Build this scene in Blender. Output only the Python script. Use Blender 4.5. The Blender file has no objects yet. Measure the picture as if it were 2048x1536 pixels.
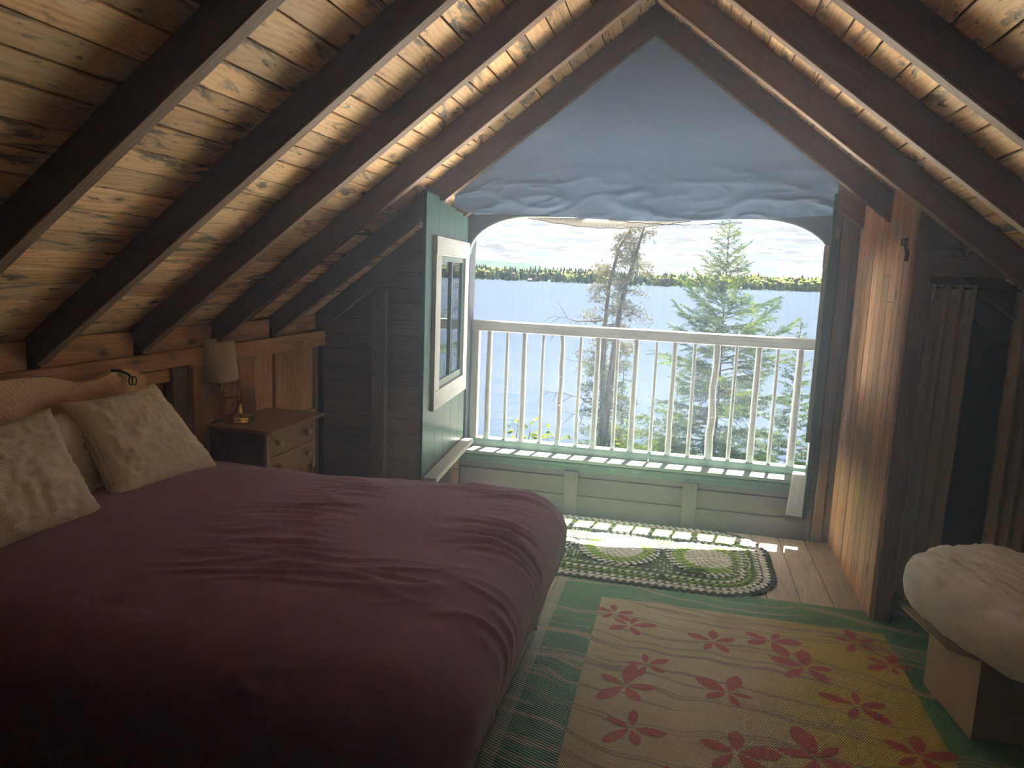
import bpy, bmesh, math, random
import numpy as np
from mathutils import Vector, Matrix, noise as mn
PI = math.pi
random.seed(7); rng = np.random.default_rng(7)
sc = bpy.context.scene
COL = sc.collection

# ------------------------------------------------------------------ camera
F = 1450.0
cd = bpy.data.cameras.new('camera'); cam = bpy.data.objects.new('camera', cd); COL.objects.link(cam)
sc.camera = cam
cd.sensor_fit = 'HORIZONTAL'; cd.sensor_width = 36.0; cd.lens = 36.0*F/2048.0
cd.clip_start = 0.05; cd.clip_end = 9000
vy = Vector((1373-1024, -(563-768), -F)).normalized()
hz = Vector((1, -0.038, 0))
up = hz.cross(vy).normalized()
if up.y < 0: up = -up
xx = vy.cross(up)
M3 = Matrix((xx, vy, up))
cam.matrix_world = Matrix.Translation((0, 0, 1.5)) @ M3.to_4x4()

# ------------------------------------------------------------------ exposure
vs = sc.view_settings
vs.view_transform = 'Standard'; vs.look = 'None'; vs.exposure = 0.95; vs.gamma = 1.0
vs.use_curve_mapping = False
sc.cycles.use_denoising = True
sc.cycles.max_bounces = 8; sc.cycles.diffuse_bounces = 4; sc.cycles.use_adaptive_sampling = True; sc.cycles.adaptive_threshold = 0.03; sc.cycles.transparent_max_bounces = 24
sc.cycles.sample_clamp_indirect = 20.0
sc.cycles.use_guiding = False
sc.cycles.blur_glossy = 1.0; sc.cycles.volume_bounces = 1

# ------------------------------------------------------------------ sun
SUN = 62.0
GLARE = .052
az, el = math.radians(10), math.radians(70)
sd = bpy.data.lights.new('sun', 'SUN'); sd.energy = SUN; sd.angle = math.radians(0.55); sd.color = (1.0, 0.95, 0.86)
so = bpy.data.objects.new('sun', sd); COL.objects.link(so)
sv = Vector((math.sin(az)*math.cos(el), math.cos(az)*math.cos(el), math.sin(el)))
so.rotation_euler = sv.to_track_quat('Z', 'Y').to_euler(); so.location = sv*60

# ------------------------------------------------------------------ node helpers
class NT:
    def __init__(s, tree):
        s.t = tree; s.n = tree.nodes; s.l = tree.links; s.n.clear()
    def new(s, typ, **kw):
        nd = s.n.new(typ)
        for k, v in kw.items():
            if k == 'inp':
                for a, b in v.items():
                    if isinstance(b, bpy.types.NodeSocket): s.l.new(b, nd.inputs[a])
                    else: nd.inputs[a].default_value = b
            else: setattr(nd, k, v)
        return nd
    def link(s, a, b): s.l.new(a, b)
    def math(s, op, a, b=None, c=None, clamp=False):
        nd = s.n.new('ShaderNodeMath'); nd.operation = op; nd.use_clamp = clamp
        for i, v in enumerate((a, b, c)):
            if v is None: continue
            if isinstance(v, bpy.types.NodeSocket): s.l.new(v, nd.inputs[i])
            else: nd.inputs[i].default_value = v
        return nd.outputs[0]
    def ramp(s, fac, stops, interp='LINEAR'):
        nd = s.n.new('ShaderNodeValToRGB'); nd.color_ramp.interpolation = interp
        cr = nd.color_ramp
        while len(cr.elements) < len(stops): cr.elements.new(0.5)
        for e, (p, c) in zip(cr.elements, stops):
            e.position = p; e.color = (c[0], c[1], c[2], 1) if not isinstance(c, (int, float)) else (c, c, c, 1)
        s.l.new(fac, nd.inputs[0]); return nd.outputs[0]
    def mix(s, fac, a, b, mode='MIX'):
        nd = s.n.new('ShaderNodeMix'); nd.data_type = 'RGBA'; nd.blend_type = mode
        for sk, v in ((nd.inputs[0], fac), (nd.inputs[6], a), (nd.inputs[7], b)):
            if isinstance(v, bpy.types.NodeSocket): s.l.new(v, sk)
            elif isinstance(v, (tuple, list)): sk.default_value = (v[0], v[1], v[2], 1)
            else: sk.default_value = v
        return nd.outputs[2]
    def noise(s, vec, scale, detail=4, rough=.55, dist=0, out=0):
        nd = s.new('ShaderNodeTexNoise', inp={'Vector': vec, 'Scale': scale, 'Detail': detail, 'Roughness': rough, 'Distortion': dist})
        return nd.outputs[out]
    def mapping(s, vec, scale=(1, 1, 1), rot=(0, 0, 0), loc=(0, 0, 0)):
        return s.new('ShaderNodeMapping', inp={'Vector': vec, 'Scale': scale, 'Rotation': rot, 'Location': loc}).outputs[0]

def material(name):
    m = bpy.data.materials.new(name); m.use_nodes = True
    return m, NT(m.node_tree)
def finish(nt, bsdf):
    o = nt.new('ShaderNodeOutputMaterial'); nt.link(bsdf, o.inputs['Surface'])
def principled(nt, col, rough=.6, spec=.3, bump=None, bstr=.3, bdist=.01, **kw):
    inp = {'Base Color': col if isinstance(col, bpy.types.NodeSocket) else (*col, 1), 'Roughness': rough, 'Specular IOR Level': spec}
    inp.update(kw)
    p = nt.new('ShaderNodeBsdfPrincipled', inp=inp)
    if bump is not None:
        b = nt.new('ShaderNodeBump', inp={'Strength': bstr, 'Distance': bdist, 'Height': bump})
        nt.link(b.outputs[0], p.inputs['Normal'])
    return p.outputs[0]

# ------------------------------------------------------------------ world: broken cloud over a pale blue sky
w = bpy.data.worlds.new('sky'); sc.world = w; w.use_nodes = True
nt = NT(w.node_tree)
tc = nt.new('ShaderNodeTexCoord')
sx = nt.new('ShaderNodeSeparateXYZ', inp={0: tc.outputs['Generated']})
zc = nt.math('MAXIMUM', sx.outputs[2], 0.0)
zp = nt.math('ADD', zc, 0.07)
u = nt.math('DIVIDE', sx.outputs[0], zp); v = nt.math('DIVIDE', sx.outputs[1], zp)
uv = nt.new('ShaderNodeCombineXYZ', inp={0: u, 1: v, 2: 0.0}).outputs[0]
n1 = nt.noise(uv, 1.3, 9, .6, .3)
n2 = nt.noise(nt.mapping(uv, loc=(3, 7.3, 0)), 2.6, 7, .62, .2)
dens = nt.ramp(n1, [(.40, 0), (.53, 1)])
shade = nt.ramp(n2, [(.42, (.56, .60, .66)), (.56, (1.16, 1.15, 1.13))])
blue = nt.ramp(zc, [(0, (.66, .78, .95)), (.25, (.45, .63, .95)), (1, (.28, .48, .90))])
skyc = nt.mix(dens, blue, shade)
bg = nt.new('ShaderNodeBackground', inp={'Color': skyc, 'Strength': .70})
wo = nt.new('ShaderNodeOutputWorld'); nt.link(bg.outputs[0], wo.inputs[0])

# ------------------------------------------------------------------ object helpers
W = {}
def setprops(o, label=None, cat=None, group=None, kind=None):
    if label: o['label'] = label
    if cat: o['category'] = cat
    if group: o['group'] = group
    if kind: o['kind'] = kind
    return o
def place(o, parent=None, mat4=None):
    mat4 = mat4 or Matrix.Identity(4)
    COL.objects.link(o)
    o.matrix_basis = mat4; W[o] = mat4.copy()
    if parent is not None:
        o.parent = parent; o.matrix_parent_inverse = W[parent].inverted()
    return o
def empty(name, loc=(0, 0, 0), label=None, cat=None, group=None, kind=None, parent=None):
    o = bpy.data.objects.new(name, None); o.empty_display_size = .1
    place(o, parent, Matrix.Translation(loc)); return setprops(o, label, cat, group, kind)
def mesh_obj(name, verts, faces, mats, parent=None, mat4=None, smooth=False, midx=None):
    me = bpy.data.meshes.new(name)
    me.from_pydata([tuple(p) for p in verts], [], [tuple(f) for f in faces])
    for m in (mats if isinstance(mats, (list, tuple)) else [mats]): me.materials.append(m)
    if midx is not None: me.polygons.foreach_set('material_index', midx)
    if smooth: me.polygons.foreach_set('use_smooth', [True]*len(me.polygons))
    me.update()
    return place(bpy.data.objects.new(name, me), parent, mat4)
class MB:
    def __init__(s): s.v = []; s.f = []; s.m = []
    def add(s, verts, faces, mi=0):
        k = len(s.v); s.v += [tuple(p) for p in verts]; s.f += [tuple(i+k for i in f) for f in faces]; s.m += [mi]*len(faces)
    def box(s, lo, hi, b=0.0, mi=0):
        lo, hi = [min(a, c) for a, c in zip(lo, hi)], [max(a, c) for a, c in zip(lo, hi)]
        v, f = chamfer_box(*[hi[i]-lo[i] for i in range(3)], b)
        c = [(lo[i]+hi[i])/2 for i in range(3)]
        s.add([(p[0]+c[0], p[1]+c[1], p[2]+c[2]) for p in v], f, mi)
    def tube(s, pts, rad, n=8, mi=0, cap=True):
        pts = [Vector(p) for p in pts]
        rs = rad if isinstance(rad, (list, tuple)) else [rad]*len(pts)
        ref = Vector((0, 0, 1)); vs_ = []
        for i, p in enumerate(pts):
            t = (pts[min(i+1, len(pts)-1)]-pts[max(i-1, 0)]).normalized()
            if abs(t.dot(ref)) > .95: ref = Vector((1, 0, 0)) if abs(t.x) < .9 else Vector((0, 1, 0))
            a = t.cross(ref).normalized(); b = t.cross(a); ref = (ref - t*ref.dot(t)).normalized()
            for k in range(n):
                q = 2*PI*k/n; vs_.append(p + (a*math.cos(q)+b*math.sin(q))*rs[i])
        fs = [(i*n+k, i*n+(k+1) % n, (i+1)*n+(k+1) % n, (i+1)*n+k) for i in range(len(pts)-1) for k in range(n)]
        if cap: fs += [tuple(range(n))[::-1], tuple((len(pts)-1)*n+k for k in range(n))]
        s.add(vs_, fs, mi)
    def lathe(s, prof, c=(0, 0, 0), n=20, mi=0, axis='z'):
        vs_ = []
        for r, h in prof:
            for k in range(n):
                q = 2*PI*k/n
                x, y = r*math.cos(q), r*math.sin(q)
                p = (x, y, h) if axis == 'z' else ((h, x, y) if axis == 'x' else (x, h, y))
                vs_.append((p[0]+c[0], p[1]+c[1], p[2]+c[2]))
        m_ = len(prof)
        fs = [(i*n+k, i*n+(k+1) % n, (i+1)*n+(k+1) % n, (i+1)*n+k) for i in range(m_-1) for k in range(n)]
        fs += [tuple(range(n))[::-1], tuple((m_-1)*n+k for k in range(n))]
        s.add(vs_, fs, mi)
    def build(s, name, mats, parent=None, mat4=None, smooth=False):
        o = mesh_obj(name, s.v, s.f, mats, parent, mat4, smooth, s.m)
        return o
def chamfer_box(L, Wd, T, b=0.0):
    x, y, z = L/2, Wd/2, T/2
    if b <= 0 or b > min(y, z)*.9:
        v = [(sx_*x, sy*y, sz*z) for sx_ in (-1, 1) for sy in (-1, 1) for sz in (-1, 1)]
        f = [(0, 1, 3, 2), (4, 6, 7, 5), (0, 4, 5, 1), (2, 3, 7, 6), (0, 2, 6, 4), (1, 5, 7, 3)]
        return v, f
    ring = [(-y+b, -z), (y-b, -z), (y, -z+b), (y, z-b), (y-b, z), (-y+b, z), (-y, z-b), (-y, -z+b)]
    v = [(-x, a, c) for a, c in ring]+[(x, a, c) for a, c in ring]
    f = [(i, (i+1) % 8, 8+(i+1) % 8, 8+i) for i in range(8)]
    f = [t[::-1] for t in f]
    f += [tuple(range(8)), tuple(range(15, 7, -1))]
    return v, f
_cache = {}
def board(name, a, b, wd, t, nrm, mat, parent=None, bev=.002):
    """one plank: local X runs a to b, local Z is its face normal"""
    a = Vector(a); b = Vector(b); x = (b-a); L = x.length; x.normalize()
    z = Vector(nrm); z = (z-x*z.dot(x)).normalized(); y = z.cross(x)
    key = (round(L, 3), round(wd, 3), round(t, 3), bev, mat.name)
    if key not in _cache:
        v, f = chamfer_box(L, wd, t, bev)
        me = bpy.data.meshes.new(name); me.from_pydata(v, [], f); me.materials.append(mat); me.update(); _cache[key] = me
    o = bpy.data.objects.new(name, _cache[key])
    m = Matrix((( x.x, y.x, z.x, 0), (x.y, y.y, z.y, 0), (x.z, y.z, z.z, 0), (0, 0, 0, 1)))
    m.translation = (a+b)/2
    return place(o, parent, m)
def grid(nu, nv): 
    return [(i*nv+j, (i+1)*nv+j, (i+1)*nv+j+1, i*nv+j+1) for i in range(nu-1) for j in range(nv-1)]

# ------------------------------------------------------------------ wood materials
def wood(name, c1, c2, dark, knots=1.0, stain=0.0, staincol=(.05, .045, .04), grain=1.0, rough=.62, spec=.25, var=.35, bstr=.35, ring=1.0, knotcol=(.05, .02, .01), peel=None):
    m, t = material(name)
    tc = t.new('ShaderNodeTexCoord'); oi = t.new('ShaderNodeObjectInfo')
    off = t.new('ShaderNodeVectorMath', operation='SCALE', inp={0: (13.7, 5.1, 9.3), 'Scale': oi.outputs['Random']}).outputs[0]
    off2 = t.new('ShaderNodeVectorMath', operation='SCALE', inp={0: off, 'Scale': 7.0}).outputs[0]
    p = t.new('ShaderNodeVectorMath', operation='ADD', inp={0: tc.outputs['Object'], 1: off2}).outputs[0]
    wob = t.noise(t.mapping(p, (1.6, 4, 4)), 1.6, 3, .5)
    s = t.new('ShaderNodeSeparateXYZ', inp={0: p})
    # annual rings: distance across the board warped by low noise
    q = t.math('MULTIPLY_ADD', wob, .13*ring, s.outputs[1])
    q = t.math('ADD', q, t.math('MULTIPLY', s.outputs[2], .7))
    rg = t.math('SINE', t.math('MULTIPLY', q, 300.0*grain))
    rg = t.math('MULTIPLY_ADD', rg, .5, .5)
    fine = t.noise(t.mapping(p, (5, 110, 110)), 1.0, 6, .65, .3)
    broad = t.noise(t.mapping(p, (1.3, 7, 7)), 1.4, 5, .6, .4)
    g = t.math('ADD', t.math('MULTIPLY', rg, .17), t.math('ADD', t.math('MULTIPLY', fine, .62), t.math('MULTIPLY', broad, .85)))
    col = t.ramp(g, [(.48, dark), (.68, c1), (1.0, c2)])
    # knots
    vo = t.new('ShaderNodeTexVoronoi', feature='F1', inp={'Vector': t.mapping(p, (4.2, 8.5, 8.5)), 'Scale': 1.0, 'Randomness': 1.0})
    kn = t.ramp(t.math('ADD', vo.outputs['Distance'], t.math('MULTIPLY', fine, .08)), [(.0, 1), (.10, 1), (.17, .32), (.30, 0)])
    vs_ = t.new('ShaderNodeSeparateXYZ', inp={0: vo.outputs['Color']})
    pick = t.math('GREATER_THAN', vs_.outputs[0], .42)
    kf = t.math('MULTIPLY', t.math('MULTIPLY', kn, pick), knots, clamp=True)
    col = t.mix(kf, col, knotcol)
    if stain > 0:
        st = t.noise(t.mapping(p, (2.2, 9, 9), loc=(4, 2, 1)), 1.5, 6, .65, .8)
        sf = t.ramp(st, [(.535, 0), (.63, 1)])
        col = t.mix(t.math('MULTIPLY', sf, stain), col, staincol)
        st2 = t.noise(t.mapping(p, (7, 30, 30), loc=(1, 8, 1)), 1.5, 4, .6, .5)
        col = t.mix(t.math('MULTIPLY', t.ramp(st2, [(.63, 0), (.69, 1)]), stain*.9), col, (.035, .025, .02))
    if peel:
        pe = t.noise(t.mapping(p, (9, 26, 26)), 1.2, 6, .7, .4)
        col = t.mix(t.ramp(pe, [(peel[1], 0), (peel[1]+.05, 1)]), col, peel[0])
    br = t.math('MULTIPLY_ADD', oi.outputs['Random'], var, 1-var*.55)
    col = t.mix(1.0, col, t.new('ShaderNodeCombineColor', inp={0: br, 1: br, 2: br}).outputs[0], 'MULTIPLY')
    hgt = t.math('SUBTRACT', t.math('ADD', fine, t.math('MULTIPLY', rg, .3)), kf)
    finish(t, principled(t, col, rough, spec, hgt, bstr, .003))
    return m
PINE = wood('ceiling_pine', (.82, .48, .22), (.96, .68, .40), (.46, .19, .075), 1.0, .9, (.13, .11, .085), var=.5, ring=.9)
REDPINE = wood('reddish_pine', (.48, .22, .09), (.62, .33, .15), (.22, .075, .03), .9, .3, var=.35)
RAFTER = wood('dark_rafter', (.105, .052, .032), (.145, .075, .046), (.055, .028, .017), .4, .2, var=.2)
EDGEWOOD = wood('rafter_lit_underside', (.20, .12, .075), (.28, .18, .12), (.12, .07, .045), .3, .2, var=.15)  # lighter than the rafters: light on their undersides put into the colour
CHEEK = wood('cheek_pine', (.62, .34, .18), (.76, .48, .29), (.26, .12, .06), .8, .45, (.32, .30, .28), var=.3, ring=.8)
DARKWALL = wood('dark_wall', (.17, .105, .07), (.24, .155, .105), (.075, .045, .03), .5, .35, var=.25)
GREYFLOOR = wood('grey_floor', (.42, .34, .28), (.55, .47, .40), (.19, .14, .11), .35, .35, (.55, .53, .5), var=.25, rough=.5)
GREYWOOD = wood('grey_weathered', (.064, .051, .050), (.088, .071, .070), (.036, .029, .028), .6, .15, var=.15)
WHITEWOOD = wood('worn_white_paint', (.40, .41, .415), (.48, .49, .49), (.30, .30, .30), .15, .35, (.22, .21, .2), var=.06, ring=.2, bstr=.25)
GREENWOOD = wood('green_paint', (.035, .085, .070), (.05, .11, .09), (.02, .055, .043), .15, .12, (.01, .03, .02), var=.2, ring=.2, bstr=.6, rough=.35, spec=.5, peel=((.15, .22, .19), .60))
GREENTRIM = wood('pale_green_paint', (.14, .19, .165), (.20, .25, .225), (.06, .11, .085), .1, .3, (.05, .13, .09), var=.1, ring=.2, peel=((.55, .52, .45), .66))
HEADPINE = wood('headboard_pine', (.62, .32, .13), (.74, .43, .2), (.38, .16, .06), .4, .1, var=.1, rough=.4)
STANDWOOD = wood('nightstand_walnut', (.30, .15, .08), (.38, .2, .11), (.16, .07, .035), .3, .2, (.36, .22, .13), var=.15, rough=.38, spec=.4)
BALUST = wood('baluster_white', (.31, .30, .285), (.37, .36, .345), (.22, .21, .20), .25, .15, (.35, .3, .25), var=.08, ring=.3)
DARKFILL, t = material('dark_sheathing'); finish(t, principled(t, (.025, .018, .014), .9))

# ------------------------------------------------------------------ room frame
RX, RZ, SL = -.235, 2.71, .764      # ridge x, rafter underside z at the ridge, slope
CT = math.cos(math.atan(SL)); ST = math.sin(math.atan(SL))
HV = .128                           # rafter depth measured vertically
XL, XR = -2.33, 1.86
YB, YF = -1.2, 4.45
def zlow(x): return RZ-SL*abs(x-RX)
def slope_pt(side, d, y, off=0.0):
    """d metres down the board plane from the ridge, off metres above it"""
    return Vector((RX+side*(d*CT+off*ST), y, RZ+HV-d*ST+off*CT))

# ceiling: sheathing root, planks and rafters as parts
mb = MB()
for side in (-1, 1):
    v = []
    for y in (YB-.05, 4.93):
        for d, o in ((-.03, .024), (2.95, .024), (2.95, .07), (-.03, .07)):
            v.append(slope_pt(side, d, y, o))
    mb.add(v, [(0, 1, 2, 3), (7, 6, 5, 4), (0, 4, 5, 1), (1, 5, 6, 2), (2, 6, 7, 3), (3, 7, 4, 0)])
ceiling = mb.build('ceiling', DARKFILL); setprops(ceiling, 'sloping attic ceiling of knotty boards between dark rafters', kind='structure')
RY = [4.40, 3.85, 3.31, 2.76, 2.22, 1.65, 1.10, .52, -.1, -.7]
for side in (-1, 1):
    d = .006
    while d < 2.66:
        wd = random.choice((.086, .092, .098, .104, .112)) if side < 0 else random.choice((.09, .10, .11, .12))
        cuts = [YB] + [RY[random.choice((3, 4, 5))]+.02] + ([RY[7]] if random.random() < .5 else []) + [4.92]
        cuts = sorted(cuts)
        for y0, y1 in zip(cuts[:-1], cuts[1:]):
            dz = random.uniform(-.0015, .002)
            n = slope_pt(side, 0, 0, -1)-slope_pt(side, 0, 0, 0)
            board('plank', slope_pt(side, d+wd/2, y0+.001, .011+dz), slope_pt(side, d+wd/2, y1-.001, .011+dz), wd-random.uniform(.004, .007), .02, n, PINE, ceiling, .0025)
        d += wd
for i, y in enumerate(RY):
    for side in (-1, 1):
        dep = HV*CT
        wob_ = random.uniform(-.006, .006)
        L = 2.72
        a = slope_pt(side, -.06 if side < 0 else -.06, y, -dep/2-.002); b = slope_pt(side, L, y, -dep/2-.002)
        r = board('rafter', a, b, .048, dep, (slope_pt(side, 0, 0, -1)-slope_pt(side, 0, 0, 0)), RAFTER, ceiling, .003)
        # underside strip of each rafter, its lighter colour standing in for caught light
        a = slope_pt(side, .0, y, -dep-.005); b = slope_pt(side, L, y, -dep-.005)
        board('rafter_lit_strip', a, b, .047, .006, (slope_pt(side, 0, 0, -1)-slope_pt(side, 0, 0, 0)), EDGEWOOD, ceiling, .001)

# floor
mb = MB(); mb.box((XL-.1, YB-.1, -.12), (XR+.1, 4.62, -.024))
floor = mb.build('floor', DARKFILL); setprops(floor, 'worn grey brown plank floor', kind='structure')
xs = .008-.155*15.0+.0
xj = .942
xcur = xj
edges = [xj]
while xcur > XL: xcur -= random.choice((.15, .155, .16)); edges.append(xcur)
edges = sorted(edges)+[xj+.155*k for k in range(1, 7)]
for a, b in zip(edges[:-1], edges[1:]):
    cut = random.uniform(-.3, 1.6)
    for y0, y1 in ((YB, cut), (cut+.002, 4.44)):
        board('floorboard', ((a+b)/2, y0, -.0125), ((a+b)/2, y1, -.0125), b-a-random.uniform(.003, .007), .025, (0, 0, 1), GREYFLOOR, floor, .002)

# back wall, right knee wall (outside the view)
mb = MB(); mb.box((XL-.1, YB-.1, -.1), (XR+.1, YB, 3.0)); o = mb.build('wall_back', DARKWALL); setprops(o, 'dark board wall behind the viewer', kind='structure')
mb = MB(); mb.box((XR, YB, -.1), (XR+.08, 4.6, 1.35)); o = mb.build('wall_right', DARKWALL); setprops(o, 'low knee wall behind the closet', kind='structure')

# ------------------------------------------------------------------ left knee wall
mb = MB(); mb.box((XL-.18, YB, -.1), (XL-.075, 4.6, 1.28))
wl = mb.build('wall_left', DARKFILL); setprops(wl, 'low wooden knee wall behind the bed', kind='structure')
y = YB
while y < 3.10:
    wd = random.uniform(.12, .17)
    board('plank', (XL-.06, y+wd/2, 0), (XL-.06, y+wd/2, 1.0), wd-.004, .02, (1, 0, 0), DARKWALL, wl); y += wd
# knotty rail boards
board('rail_board', (XL-.012, YB, 1.045), (XL-.012, 3.08, 1.045), .075, .03, (1, 0, 0), REDPINE, wl, .003)
board('rail_board', (XL-.014, 3.083, 1.035), (XL-.014, 4.44, 1.035), .095, .028, (1, 0, 0), REDPINE, wl, .003)
board('rail_board', (XL-.022, YB, .972), (XL-.022, 2.98, .972), .062, .02, (1, 0, 0), REDPINE, wl, .003)
for y, wd, mt, zt in ((2.71, .05, REDPINE, .94), (2.98, .10, DARKWALL, 1.0), (3.13, .09, REDPINE, .985), (3.86, .07, REDPINE, .985), (4.325, .035, EDGEWOOD, 1.0), (3.50, .06, REDPINE, .985), (1.7, .06, REDPINE, .94)):
    board('stud', (XL-.018, y, 0), (XL-.018, y, zt), wd, .035 if wd < .1 else .05, (1, 0, 0), mt, wl, .003)
for y0, y1 in ((3.17, 3.47), (3.53, 3.825), (3.895, 4.305)):
    k = 3
    for i in range(k):
        a = y0+(y1-y0)*i/k; b = y0+(y1-y0)*(i+1)/k
        board('panel_board', (XL-.03, (a+b)/2, 0), (XL-.03, (a+b)/2, .985), b-a-.002, .018, (1, 0, 0), REDPINE, wl, .002)
board('panel_rail', (XL-.012, 3.9, .55), (XL-.012, 4.30, .55), .06, .02, (1, 0, 0), REDPINE, wl)
# blocking boards between the rafter feet
for i in range(len(RY)-1):
    y1, y0 = RY[i]-.03, RY[i+1]+.03
    board('blocking_board', (XL-.045, y0, 1.135), (XL-.045, y1, 1.135), .11, .02, (1, 0, 0), REDPINE, wl, .003)

# ------------------------------------------------------------------ front gable wall
AX0, AX1 = -1.345, .785
wf = None
mb = MB()
# sheathing with a hole: built from pieces
mb.box((XL-.1, 4.47, -.1), (AX0-.02, 4.6, 1.4)); mb.box((AX1+.004, 4.475, -.1), (AX1+.045, 4.6, 1.9)); mb.box((AX1+.052, 4.475, -.1), (XR+.1, 4.6, 1.9))
mb.box((AX0-.02, 4.475, -.1), (AX1, 4.6, .335))
# triangle above the opening
tv = []
for y in (4.475, 4.6):
    for x, z in ((XL, 1.35), (AX0-.02, 1.35), (AX0-.02, 1.9), (RX, 1.9), (AX1+.01, 1.9), (AX1+.01, 1.35), (XR, 1.35), (RX, RZ+HV)):
        tv.append((x, y, z))
tf = []
def _l(i): return i
for q in ((0, 1, 2, 7), (2, 3, 7), (3, 4, 7), (4, 5, 6, 7)):
    tf.append(q); tf.append(tuple(8+i for i in q[::-1]))
mb.add(tv, tf)
wf = mb.build('wall_front', DARKFILL); setprops(wf, 'front gable wall with an arched opening onto the lake', kind='structure')
z = 0.0; 
while z < 2.75:
    h = random.uniform(.095, .125)
    zc_ = z+h/2
    xa = max(XL+.0, RX-(RZ+HV-z-h*.3)/SL + 0) if z > 1.1 else XL-.02
    if z < 1.9:
        xb = AX0-.03
        if xb-xa > .05: board('wall_board', (xa, 4.459, zc_), (xb, 4.459, zc_), h-.004, .018, (0, -1, 0), DARKWALL, wf, .003)
    if z > 1.9:
        xb = RX+(RZ+HV-z-h*.3)/SL
        xa = RX-(RZ+HV-z-h*.3)/SL
        if xb > xa: board('wall_board', (xa, 4.462, zc_), (xb, 4.462, zc_), h-.004, .018, (0, -1, 0), DARKWALL, wf, .003)
    z += h
board('wall_post', (-1.935, 4.43, 0), (-1.935, 4.43, 1.38), .10, .04, (0, -1, 0), DARKWALL, wf, .004)
# narrow upright boards right of the opening, thin daylight cracks between them
for x, wd, mt, yy in ((.802, .034, GREYWOOD, 4.455), (.856, .052, DARKWALL, 4.45), (.912, .05, DARKWALL, 4.46)):
    board('wall_post', (x, yy, .0), (x, yy, 1.93), wd, .035, (0, -1, 0), mt, wf, .003)
# parapet below the opening
par = [(.0, .125), (.128, .245), (.249, .335)]
for z0, z1 in par:
    board('parapet_board', (AX0-.02, 4.459, (z0+z1)/2), (AX1, 4.459, (z0+z1)/2), z1-z0-.003, .02, (0, -1, 0), GREYWOOD, wf, .003)
for x, zt in ((-1.46, .34), (-.622, .285), (.11, .285)):
    board('parapet_stud', (x, 4.436, 0), (x, 4.436, zt), .088, .028, (0, -1, 0), GREYWOOD, wf, .003)
board('parapet_cap', (AX0-.04, 4.452, .312), (AX1, 4.452, .312), .05, .03, (0, -1, 0), GREENWOOD, wf, .003)
board('sill_board', (AX0-.02, 4.50, .352), (AX1, 4.50, .352), .13, .022, (0, 0, 1), GREENTRIM, wf, .003)

# arch panel with a cut curve
def arch_pts():
    P = [(AX0, .36), (AX0, 1.62)]
    for k in range(1, 13):
        a = PI-k*(PI/2)/12
        P.append((AX0+.40+.40*math.cos(a), 1.62+.24*math.sin(a)))
    for k in range(0, 13):
        a = PI/2-k*(PI/2)/12
        P.append((AX1-.40+.40*math.cos(a)+.0, 1.635+.235*math.sin(a)))
    P.append((AX1, .36))
    return P
AP = arch_pts()
av, af = [], []
outer = []
for (x, z) in AP:
    ox = -1.46 if x < -1.0 else (.80 if x > .45 else x)
    outer.append((ox if (z < 1.64) else x, min(z, 3) if z < 1.64 else 2.0))
for y in (4.475, 4.60):
    for (x, z), (ox, oz) in zip(AP, outer):
        zz = z+(.07 if z > 1.64 else 0)
        av += [(x, y, zz), (ox, y, max(oz, zz+.01) if z > 1.64 else oz)]
n = len(AP)
for i in range(n-1):
    a, b = 2*i, 2*i+2
    af += [(a, b, b+1, a+1), (2*n+a, 2*n+a+1, 2*n+b+1, 2*n+b), (a, 2*n+a, 2*n+b, b)]
DARKBLUE, t = material('blue_grey_board'); tcn = t.new('ShaderNodeTexCoord')
finish(t, principled(t, t.ramp(t.noise(tcn.outputs['Object'], 6, 5), [(.3, (.03, .04, .05)), (.7, (.045, .06, .075))]), .7))
ap = mesh_obj('window_1', av, af, [DARKBLUE]); setprops(ap, 'arched opening without glass above the parapet', kind='structure')
# inner arch board facing the room
av, af = [], []
for y in (4.445, 4.47):
    for (x, z), (ox, oz) in zip(AP[1:-1], outer[1:-1]):
        av += [(x, y, z), (-1.44 if ox < -1.2 and z < 1.64 else ox, y, oz if oz > 1.7 else 1.64)]
n = len(AP)-2
for i in range(n-1):
    a, b = 2*i, 2*i+2
    af += [(a, b, b+1, a+1), (2*n+a, 2*n+a+1, 2*n+b+1, 2*n+b), (a, 2*n+a, 2*n+b, b), (a+1, b+1, 2*n+b+1, 2*n+a+1)]
mesh_obj('arch_board', av, af, [DARKBLUE], ap)
# pale green painted lip following the arch edge
mb = MB()
lip = [Vector((x, 4.47, z)) for x, z in AP[1:-1]]
for i in range(len(lip)-1):
    a, b = lip[i], lip[i+1]
    d = (b-a).normalized(); nn = Vector((-d.z, 0, d.x))
    v = []
    for yy in (4.60, 4.622):
        for q in (a, b):
            v += [q*1.0-nn*.004, q*1.0+nn*.004]
    v = [Vector((p.x, (4.444 if k < 4 else 4.486), p.z)) for k, p in enumerate(v)]
    mb.add(v, [(0, 2, 3, 1), (4, 5, 7, 6), (0, 4, 6, 2), (1, 3, 7, 5)])
mb.build('arch_lip', [GREENTRIM], ap)

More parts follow.
